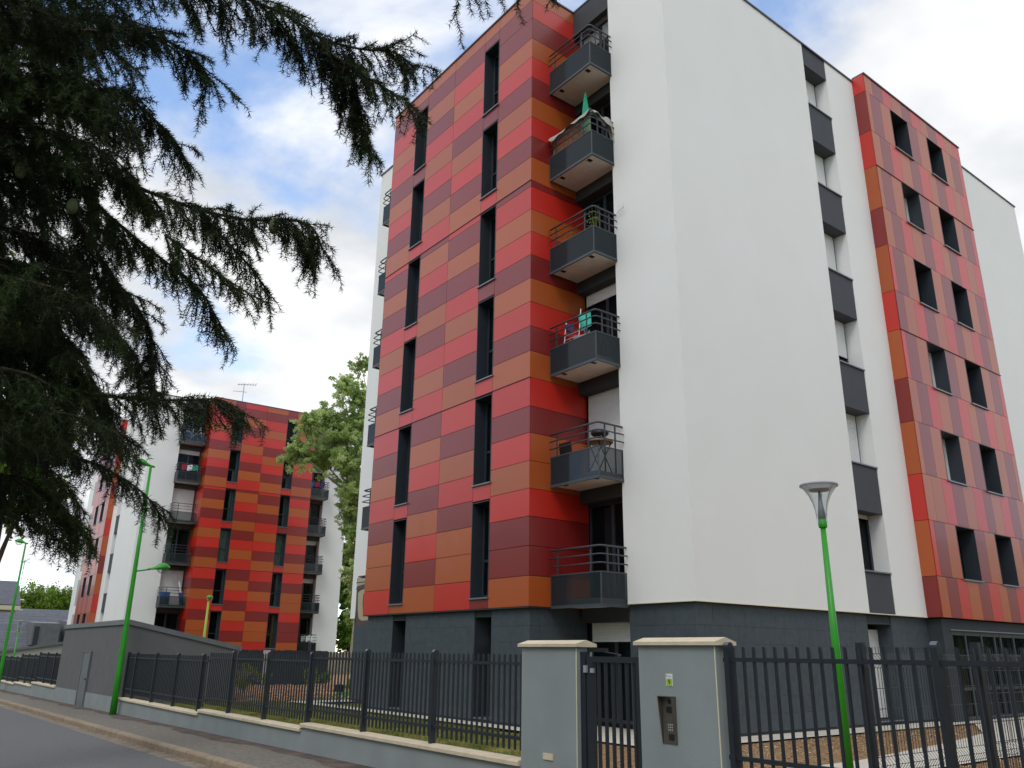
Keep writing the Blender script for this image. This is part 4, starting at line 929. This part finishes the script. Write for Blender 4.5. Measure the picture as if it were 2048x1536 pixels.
# parasol, tarpaulin and willow screen on the fifth balcony from below
z = bz(4); t = thing('parasol', 'closed green parasol standing on the balcony with the grey tarpaulin', 'parasol', (12.85, 13.55, z))
part('pole', MB().tube([(0, 0, 0), (0, 0, 2.2)], .015, 8), M_WPLAS, t, True)
mb = MB(); n = 16; vs = []; prof = [(.13, .95), (.12, 1.3), (.085, 1.7), (.035, 2.15), (.004, 2.25)]
for r_, zz_ in prof:
    for j in range(n): a = 2*math.pi*j/n; q = r_*(1.0 if j % 2 else .68); vs.append((q*math.cos(a), q*math.sin(a), zz_))
part('canopy', mb.add(vs, [(i*n+j, i*n+(j+1) % n, (i+1)*n+(j+1) % n, (i+1)*n+j) for i in range(len(prof)-1) for j in range(n)]), M_PARA, t)
part('foot', MB().lathe([(.001, .06), (.2, .05), (.22, 0), (.001, 0)], 18), M_LAMPG, t, True)
z0 = ZB[4]
t = thing('willow_screen', 'brown willow lattice tied behind the balcony rails under the tarpaulin', 'screen', (12.56, 13.8, z)); off = tuple(t.location)
for i in range(26):
    y = 13.05+i*.058; part('cane', MB().tube([(12.55+.008*(i % 2), y, z), (12.55-.008*(i % 2), y+random.uniform(-.02, .02), z0+1.20+random.uniform(-.03, .05))], .011, 5, False), M_WILLOW, t, off=off)
for d_ in (-1, 1):
    for i in range(16): part('lath', MB().tube([(12.535, 13.05+i*.1, z0+.72 if d_ > 0 else z0+1.22), (12.535, min(14.55, 13.05+i*.1+.3), z0+1.22 if d_ > 0 else z0+.72)], .007, 4, False), M_WILLOW, t, off=off)
t = thing('tarpaulin', 'grey tarpaulin draped over the rail of the balcony with the parasol', 'tarpaulin', (12.6, 13.6, z0+1.2)); off = tuple(t.location)
def cloth(fn, nu, nv):
    vs = [fn(i/nu, j/nv) for i in range(nu+1) for j in range(nv+1)]
    return MB().add(vs, [(i*(nv+1)+j, i*(nv+1)+j+1, (i+1)*(nv+1)+j+1, (i+1)*(nv+1)+j) for i in range(nu) for j in range(nv)])
def fr_(u, v):   # strip over the front rail
    y = 12.95+u*1.62; dr = .10+.05*math.sin(u*9)+.03*math.sin(u*23)
    a = (v-.5)*2; return (12.44+a*.05+(.03 if a > 0 else 0), y, z0+1.30+.03*math.sin(u*7)-dr*abs(a)**1.5+.08*(u < .15)*(.15-u)/.15)
part('front_drape', cloth(fr_, 30, 6), M_TARP, t, True, off)
def sd2(u, v):   # larger drape over the end rail, hanging down at the wall
    x = 12.5+u*.80; dr = .10+.55*max(0, u-.45)/.55*(1+.2*math.sin(u*15)); a = (v-.5)*2
    return (x+.02*math.sin(v*9), 12.93+a*.06-.02*max(0, -a)*math.sin(u*12)*1.0, z0+1.31+.04*math.sin(u*11)-dr*abs(a)**1.3)
part('end_drape', cloth(sd2, 26, 8), M_TARP, t, True, off)
# drying rack with washing on the fourth balcony
z = bz(2); 
t = thing('drying_rack', 'white folding drying rack with washing on the third balcony up', 'drying rack', (12.85, 13.95, z)); off = tuple(t.location)
part('frame', MB().tube([(12.6, 14.3, z), (12.75, 14.3, z+1.25)], .012, 6).tube([(12.6, 13.75, z), (12.75, 13.75, z+1.45)], .012, 6).tube([(13.1, 14.3, z), (12.75, 14.3, z+1.25)], .012, 6).tube([(13.1, 13.75, z), (12.75, 13.75, z+1.3)], .012, 6), M_WPLAS, t, off=off)
for h in (.5, .62, .74, .86): part('line', MB().tube([(12.6+h*.11, 14.3, z+h), (12.6+h*.11, 13.75, z+h)], .006, 5), M_WPLAS, t, off=off)
for nm, mt, y0, y1, zt_, hh, x in (('cloth', M_NAVY, 14.02, 14.30, 1.2, .22, 12.73), ('cloth', M_REDC, 13.95, 14.22, 1.0, .3, 12.78), ('cloth', M_TEAL, 13.35, 13.75, 1.28, .42, 12.70), ('cloth', M_TARP, 13.3, 13.85, .72, .3, 12.62)):
    part(nm, cloth(lambda u, v: (x+.03*math.sin(u*5+v*3), y0+(y1-y0)*u+.02*math.sin(v*4), z+zt_-hh*v-.04*math.sin(u*3.1)), 10, 8), mt, t, True, off)
# barbecue table and folding chair on the second balcony
z = bz(1)
t = thing('folding_table', 'small folding table with crossed legs on the second balcony up', 'table', (12.85, 13.28, z)); off = tuple(t.location)
part('top', MB().lathe([(.001, .0), (.30, .0), (.31, .015), (.30, .03), (.001, .03)], 20, (12.85, 13.28, z+.72)), M_WOOD, t, True, off)
for s_ in (-1, 1): part('leg', MB().tube([(12.85-.22*s_, 13.12, z), (12.85+.2*s_, 13.12, z+.72)], .014, 6).tube([(12.85-.22*s_, 13.44, z), (12.85+.2*s_, 13.44, z+.72)], .014, 6), M_BLACK, t, off=off)
t = thing('grill', 'black tabletop grill on the folding table', 'grill', (12.85, 13.28, z+.75))
part('bowl', MB().lathe([(.001, .10), (.12, .11), (.20, .17), (.21, .20), (.19, .20), (.001, .14)], 18), M_BLACK, t, True); part('lid', MB().lathe([(.21, .205), (.20, .25), (.1, .29), (.001, .30)], 18), M_BLACK, t, True)
for a in (0, 2.1, 4.2): part('leg', MB().tube([(.15*math.cos(a), .15*math.sin(a), 0), (.12*math.cos(a), .12*math.sin(a), .13)], .01, 5), M_LAMPG, t)
t = thing('folding_chair', 'black folding garden chair at the left end of the second balcony', 'chair', (12.85, 14.2, z)); off = tuple(t.location)
part('seat', MB().box(12.65, 13.0, 14.0, 14.4, z+.42, z+.45), M_BLACK, t, off=off); part('backrest', MB().prism([(12.62, z+.45), (12.66, z+.45), (12.60, z+.86), (12.56, z+.86)], 'y', 14.0, 14.4), M_BLACK, t, off=off)
for y in (14.02, 14.38): part('leg', MB().tube([(12.6, y, z), (13.0, y, z+.44)], .012, 5).tube([(13.0, y, z), (12.6, y, z+.5)], .012, 5), M_PARA, t, off=off)
# plant pot and wire basket on the fourth balcony
z = bz(3)
t = thing('potted_plant', 'thin potted plant in the corner of the fourth balcony up', 'plant', (12.65, 13.12, z))
part('pot', MB().lathe([(.001, 0), (.11, 0), (.15, .26), (.13, .26), (.001, .22)], 16), M_LAMPG, t, True)
mb = MB()
for k in range(7): a = k*.9; mb.tube([(0, 0, .2), (.05*math.cos(a), .05*math.sin(a), .6), (.12*math.cos(a), .12*math.sin(a), .95+.05*k)], [.008, .006, .003], 4, False)
part('stems', mb, M_PLANT, t); V, F = leaf_cloud(60, [(.1*math.cos(k), .1*math.sin(k), .5+.07*k) for k in range(9)], [.09]*9, .05); link('leaves', np_mesh('leaves', V, F, M_LEAFD), t)
t = thing('wire_basket', 'round wire basket behind the rails of the fourth balcony up', 'basket', (12.62, 14.02, z+.02)); mb = MB()
for r_, h in ((.2, .3), (.24, .5), (.24, .72)): mb.tube([(r_*math.cos(a*.4)*.6, r_*math.sin(a*.4), h) for a in range(17)], .008, 5, False)
for k in range(8): a = k*.785; mb.tube([(.12*math.cos(a)*.6, .12*math.sin(a), .0), (.24*math.cos(a)*.6, .24*math.sin(a), .72)], .006, 4, False)
part('wires', mb, M_WILLOW, t)
t = thing('rail_aerial', 'thin wire aerial clamped outside the fourth balcony up against the white wall', 'aerial', (13.2, 12.9, ZB[3]+1.25)); mb = MB()
mb.tube([(0, 0, 0), (-.05, -.35, .06)], .006, 5)
for k in range(4): mb.tube([(-.02-.01*k, -.12-.07*k, -.05), (-.02-.01*k, -.12-.07*k, .18)], .004, 4)
part('elements', mb, M_LAMPG, t)
z = bz(5); t = thing('deck_chair', 'pale folded deck chair leaning on the top balcony', 'chair', (12.7, 14.2, z)); part('frame', MB().tube([(-.1, .1, 0), (-.12, -.12, .55)], .012, 5).tube([(.1, .1, 0), (-.05, -.1, .5)], .012, 5), M_WPLAS, t); part('fabric', cloth(lambda u, v: (-.1+.05*u, .3-.7*u, .35+.1*u-.2*v*(1-u)), 8, 4), M_PARA, t, True)
# far block balconies: local -> world
c2, s2 = math.cos(1.53723), math.sin(1.53723)
def far(x, y, z_): dx, dy = x-O0[0], y-O0[1]; return (21.153+c2*dx-s2*dy, 56.835+s2*dx+c2*dy, -1.152+z_)
p = far(12.75, 23.2, ZB[5]+.17); t = thing('bicycle', 'white bicycle parked on the top left balcony of the far block', 'bicycle', p, 1.53723)
def wheel(y): 
    return MB().tube([(0, y+.33*math.cos(a*.3927), .34+.33*math.sin(a*.3927)) for a in range(17)], .02, 5, False)
part('wheel', wheel(-.5), M_WPLAS, t); part('wheel', wheel(.5), M_WPLAS, t)
part('frame', MB().tube([(0, .5, .34), (0, .1, .3), (0, -.3, .85), (0, .15, .85), (0, .1, .3)], .02, 5).tube([(0, -.5, .34), (0, -.35, 1.0)], .02, 5).tube([(-.2, -.35, 1.02), (.2, -.35, 1.02)], .015, 5), M_WPLAS, t); part('saddle', MB().box(-.06, .06, .08, .3, .92, .97), M_BLACK, t)
for i, (k, y, lab, ms) in enumerate(((4, 23.3, 'line of green and white washing on the far block, second balcony from top', (M_PARA, M_WPLAS, M_REDC)), (4, 13.9, 'blue and red washing on the right hand balcony of the far block', (M_NAVY, M_REDC, M_BLUE)), (0, 13.6, 'white cloths hanging on the lowest right balcony of the far block', (M_WPLAS, M_WPLAS, M_TARP)))):
    p = far(12.46, y, ZB[k]+1.2); t = thing('washing', lab, 'washing', p, 1.53723)
    for j, mt in enumerate(ms): part('cloth', cloth(lambda u, v: (-.04+.02*math.sin(u*5), -.55+j*.38+.34*u, -.02-.38*v+.03*math.sin(u*4+j)), 6, 5), mt, t, True)
p = far(12.85, 23.7, ZB[1]+.17); t = thing('storage_box', 'blue plastic storage box on the second left balcony of the far block', 'box', p, 1.53723)
part('body', MB().box(-.25, .25, -.3, .3, 0, .75), M_BLUE, t); part('lid', MB().box(-.27, .27, -.32, .32, .75, .80), M_BLUE, t)
p = far(12.75, 22.75, ZB[1]+.17); t = thing('board_stack', 'boards and blue cloth leaning on the second left balcony of the far block', 'boards', p, 1.53723)
part('board', MB().prism([(-.35, 0), (-.15, 0), (.2, 1.5), (.1, 1.5)], 'x', -.02, .02), M_WPLAS, t); part('board', MB().prism([(-.2, 0), (-.1, 0), (.3, 1.9), (.26, 1.9)], 'x', .04, .07), M_WOOD, t); part('cloth', MB().prism([(-.4, 0), (-.05, 0), (.1, .8), (-.15, .8)], 'x', -.06, -.03), M_BLUE, t)

# ------------------------------------------------------------------ foreground cedar, trunk outside the frame on the left
TR = Vector((-1.75, 5.6, 0))
ct = thing('cedar_tree', 'dark cedar with drooping needle branches hanging over the left foreground', 'tree', (TR.x, TR.y, zs(5)-.1))
NP, NT, ND = [], [], []           # needle roots, tangents, density weight
wood = MB()
def sample(pts, step):
    out = []; 
    for a, b in zip(pts, pts[1:]):
        L_ = (b-a).length; n = max(1, int(L_/step)); t_ = (b-a)/max(L_, 1e-6)
        for i in range(n): out.append((a+(b-a)*(i/n), t_))
    return out
def twig(p, d, length, droop, step=.045, r0=.004, needles=True, thick=True):
    pts = [p.copy()]; d = d.normalized(); n = max(2, int(length/step))
    for i in range(n):
        d = (d+Vector((random.gauss(0, .10), random.gauss(0, .10), random.gauss(0, .07)-droop)))
        d.normalize(); p = p+d*step; pts.append(p.copy())
    if thick: wood.tube(pts, [r0*(1-.75*i/(len(pts)-1)) for i in range(len(pts))], 3, False)
    if needles:
        for q, t_ in sample(pts, .013): NP.append(q); NT.append(t_)
    return pts
def limb(path, dens=1.0, seclen=(.22, .55), r0=.03, start=None, hang=1.0, fwd=.6, tert=True):
    """path: (px, py, depth) points of the photo; limb runs from the trunk through them"""
    P_ = [at_depth(*q) for q in path]
    if start is not None: P_ = [Vector((TR.x, TR.y, start))] + P_
    # smooth
    pts = []
    for i in range(len(P_)-1):
        a = P_[max(0, i-1)]; b = P_[i]; c = P_[i+1]; d = P_[min(len(P_)-1, i+2)]; n = max(3, int((c-b).length/.06))
        for k in range(n):
            t_ = k/n; pts.append(.5*((2*b)+(c-a)*t_+(2*a-5*b+4*c-d)*t_*t_+(3*b-a-3*c+d)*t_**3))
    pts.append(P_[-1]); N_ = len(pts)
    wood.tube(pts, [r0*.6*(1-.85*i/(N_-1))+.002 for i in range(N_)], 6, False)
    skip = int(N_*.12) if start is not None else 0
    acc = 0
    for i in range(skip, N_-1):
        d = (pts[i+1]-pts[i]); ln = d.length; d.normalize(); f = i/(N_-1)
        for q, t_ in sample([pts[i], pts[i+1]], .014): NP.append(q+Vector((0, 0, .004))); NT.append(t_)
        acc += ln*dens
        while acc > .021:
            acc -= .021; L_ = random.uniform(*seclen)*(1.1-.45*f)
            side = random.choice((-1, 1)); lat = d.cross(Vector((0, 0, 1))).normalized()*side*random.uniform(.05, .9)
            dv = d*fwd+lat+Vector((0, 0, random.uniform(-.9, .25)))
            sp = twig(pts[i], dv, L_, .10*hang, r0=.004)
            if tert:
                for k in range(1, len(sp)-1):
                    if random.random() < .8:
                        dd_ = (sp[k+1]-sp[k]).normalized(); lt = dd_.cross(Vector((random.gauss(0, 1), random.gauss(0, 1), random.gauss(0, 1)))).normalized()
                        twig(sp[k], dd_*.6+lat*.2+lt*.6+Vector((0, 0, -.45)), random.uniform(.06, .20)*(1.15-.5*k/len(sp)), .22*hang, step=.03, r0=.003)
limb([(-120, -80, 4.2), (150, -60, 4.3), (400, -30, 4.4), (560, 25, 4.5), (640, 75, 4.6), (720, 98, 4.7), (790, 105, 4.8), (830, 140, 4.85)], 1.3, (.25, .50), .035, 3.2)
limb([(600, 60, 4.5), (680, 120, 4.5), (760, 170, 4.5), (815, 205, 4.5), (845, 235, 4.5)], 1.2, (.10, .28), .012)
limb([(640, 90, 4.6), (690, 160, 4.6), (715, 230, 4.6), (730, 300, 4.6)], 1.6, (.10, .22), .010, hang=1.5)
limb([(540, 20, 4.5), (590, 90, 4.5), (610, 150, 4.5)], 1.0, (.10, .22), .008, hang=1.5)
limb([(-120, 20, 4.4), (120, 60, 4.5), (260, 60, 4.6), (350, 90, 4.7), (400, 130, 4.7), (418, 170, 4.75)], 1.3, (.25, .5), .03, 2.6)
limb([(-120, 160, 4.6), (100, 170, 4.7), (240, 190, 4.8), (330, 260, 4.8), (375, 330, 4.85)], 1.3, (.25, .45), .03, 2.3)
limb([(-120, 300, 4.4), (80, 330, 4.5), (220, 350, 4.5), (300, 385, 4.5), (400, 420, 4.6), (500, 440, 4.6), (580, 440, 4.6), (625, 455, 4.65), (645, 500, 4.7)], 1.5, (.25, .48), .035, 1.9)
limb([(180, 400, 4.5), (300, 500, 4.5), (390, 570, 4.5), (430, 630, 4.5), (455, 680, 4.5)], 1.2, (.15, .35), .015)
limb([(400, 430, 4.6), (470, 500, 4.6), (520, 560, 4.6), (540, 600, 4.6)], 1.2, (.12, .25), .010)
limb([(150, 430, 4.7), (230, 560, 4.7), (290, 640, 4.7), (320, 740, 4.7)], 1.3, (.2, .4), .015)
limb([(-120, 520, 4.8), (60, 560, 4.9), (180, 620, 5.0), (260, 700, 5.0), (310, 790, 5.0)], 1.2, (.25, .5), .03, 1.5)
limb([(-120, 700, 4.4), (60, 760, 4.5), (200, 790, 4.5), (300, 800, 4.5), (380, 800, 4.5), (440, 800, 4.55), (485, 830, 4.6)], 1.5, (.2, .38), .03, 1.0)
limb([(-120, 860, 4.5), (60, 900, 4.6), (170, 920, 4.7), (250, 960, 4.7), (300, 1000, 4.7), (326, 1045, 4.75)], 1.2, (.15, .30), .025, .7)
limb([(-120, 960, 4.6), (0, 1000, 4.7), (70, 1045, 4.8), (115, 1078, 4.8), (145, 1108, 4.85)], 1.0, (.12, .26), .02, .45)
limb([(-120, 650, 5.2), (40, 690, 5.3), (150, 740, 5.4), (220, 820, 5.4)], 1.2, (.25, .5), .03, 1.2)
limb([(-160, 240, 5.4), (0, 250, 5.5), (130, 270, 5.6), (230, 320, 5.6), (300, 400, 5.6)], 1.3, (.3, .55), .03, 2.2)
limb([(-160, 60, 5.4), (50, 40, 5.6), (200, 30, 5.7), (320, 60, 5.8)], 1.3, (.3, .55), .03, 3.0)
limb([(-160, 420, 5.2), (0, 450, 5.4), (100, 500, 5.5), (180, 580, 5.5)], 1.3, (.3, .55), .03, 1.7)
limb([(-160, 800, 5.2), (0, 830, 5.3), (100, 860, 5.4), (160, 910, 5.4)], 1.2, (.2, .45), .03, .9)
limb([(-160, 130, 4.0), (20, 130, 4.1), (120, 140, 4.2), (200, 170, 4.2)], 1.1, (.25, .5), .03, 2.3)
limb([(-160, 560, 4.1), (0, 600, 4.2), (90, 640, 4.3), (150, 700, 4.3)], 1.0, (.25, .45), .03, 1.4)
# fill: inner branches nearer the trunk
for i in range(30):
    y0 = -90+i*36+random.uniform(-20, 20); x1 = random.uniform(150, 290)*(1-.25*(i > 25)); dp = random.choice((4.1, 4.5, 5.0, 5.6, 6.0)); dr = random.uniform(40, 170)
    limb([(-150, y0, dp), (20, y0+dr*.15, dp+.05), (x1*.6, y0+dr*.45, dp+.1), (x1, y0+dr, dp+.15)], 1.0, (.22, .45), .02, None)
limb([(690, 110, 4.65), (712, 190, 4.65), (728, 260, 4.65), (742, 320, 4.65)], 1.8, (.12, .25), .010, hang=1.6)
limb([(660, 100, 4.55), (668, 160, 4.55), (690, 230, 4.55)], 1.5, (.12, .22), .008, hang=1.6)
limb([(560, 440, 4.6), (600, 480, 4.6), (632, 540, 4.6)], 1.4, (.10, .22), .008, hang=1.6)
limb([(330, 470, 4.4), (400, 520, 4.4), (455, 560, 4.4), (520, 600, 4.4)], 1.2, (.12, .28), .01)
# branch above the frame whose tips hang into the sky at the top
limb([(300, -260, 4.2), (600, -200, 4.3), (820, -150, 4.4), (960, -110, 4.4), (1060, -80, 4.45), (1130, -50, 4.5)], .8, (.12, .26), .02, 3.6)
for px, py0, py1 in ((925, -120, 100), (945, -110, 30), (965, -100, 42), (980, -100, 35), (1012, -90, 25), (1048, -80, 50), (1118, -50, 15), (455, -60, 130), (400, -30, 90), (432, -40, 75), (480, -40, 60)):
    a = at_depth(px+random.uniform(-15, 5), py0, 4.4); b = at_depth(px, py1, 4.4); L_ = (b-a).length; d = (b-a).normalized()
    sp = [a+d*L_*i/12+RIGHT*random.gauss(0, .006)-RIGHT*.03*math.sin(i/12*3.1) for i in range(13)]
    wood.tube(sp, [.004*(1-.07*i) for i in range(13)], 4, False)
    for q, t_ in sample(sp, .008): NP.append(q); NT.append(t_)
    for k in range(2, 9):
        if random.random() < .5: twig(sp[k], d*.7+RIGHT*random.uniform(-.6, .6), random.uniform(.04, .12), .1, step=.03, r0=.003)
wood.tube([(TR.x, TR.y, -1.9), (TR.x+.03, TR.y, .5), (TR.x, TR.y+.05, 3), (TR.x, TR.y, 6.5)], [.34, .27, .22, .10], 14, False)
part('trunk', wood, M_BARK, ct, True, tuple(ct.location))
Pn = np.array([tuple(p) for p in NP]); Tn = np.array([tuple(t_) for t_ in NT]); K = 5
Pn = np.repeat(Pn, K, 0); Tn = np.repeat(Tn, K, 0); n = len(Pn)
rd = rng.normal(size=(n, 3)); rd -= Tn*(rd*Tn).sum(1)[:, None]; rd /= np.linalg.norm(rd, axis=1)[:, None]
dn = rd*rng.uniform(.6, 1.0, n)[:, None]+Tn*rng.uniform(.15, .9, n)[:, None]; dn /= np.linalg.norm(dn, axis=1)[:, None]
ln = rng.uniform(.024, .042, n)[:, None]; sw = np.cross(dn, rng.normal(size=(n, 3))); sw /= np.linalg.norm(sw, axis=1)[:, None]
Pn = Pn+rng.normal(0, .002, (n, 3)); wd_ = .0021
V = np.stack([Pn-sw*wd_, Pn+sw*wd_, Pn+dn*ln], 1).reshape(-1, 3)-np.array(tuple(ct.location))
nd = link('needles', np_mesh('needles', V, np.arange(3*n).reshape(-1, 3), M_NEEDLE), ct); nd['kind'] = 'stuff'

for px, py, d_ in ((42, 340, 4.2), (145, 412, 4.25), (548, 452, 4.5)):
    c = at_depth(px, py, d_)-ct.location
    part('cone', MB().lathe([(.001, -.042), (.018, -.038), (.026, -.02), (.028, 0), (.024, .024), (.014, .038), (.001, .042)], 14, tuple(c)), M_CONE, ct, True)

# broadleaf tree glimpsed behind the cedar at the left edge
pb = (at_Y(-60, 1300, 16).x, 16, zs(16)); bl = []
for px, py, rp in ((20, 820, 80), (60, 950, 70), (110, 990, 38), (0, 600, 90), (20, 700, 80), (30, 1040, 40), (-60, 900, 120), (-60, 700, 120), (80, 860, 50), (90, 720, 40)):
    x, y, z = rel(px, py, 16+random.uniform(-.8, .8), pb); bl.append((x, y, z, rp*16/1631))
tree('plane_tree', 'bright leafed broadleaf tree showing behind the cedar at the left edge', pb, 9, .2, bl, 16000, .12, M_LEAF, M_BARK)

# ------------------------------------------------------------------ wood behind the camera, across the street (mirrored in the entrance glazing)
cs = []; rr = []
for i in range(190):
    if i < 100: x, y = random.uniform(-24, -14), random.uniform(-25, 120)
    else: x, y = random.uniform(-14, 130), random.uniform(-27, -17)
    h = random.uniform(8, 14)
    for k in range(8): cs.append((x+random.gauss(0, 1.8), y+random.gauss(0, 1.8), -1.8+h*random.uniform(.06, 1))); rr.append(random.uniform(1.2, 2.6))
V, F = leaf_cloud(90000, cs, rr, .75)
tag(link('wood', np_mesh('wood', V, F, M_LEAFD)), 'leafy wood across the street behind the viewpoint', 'wood', kind='stuff')
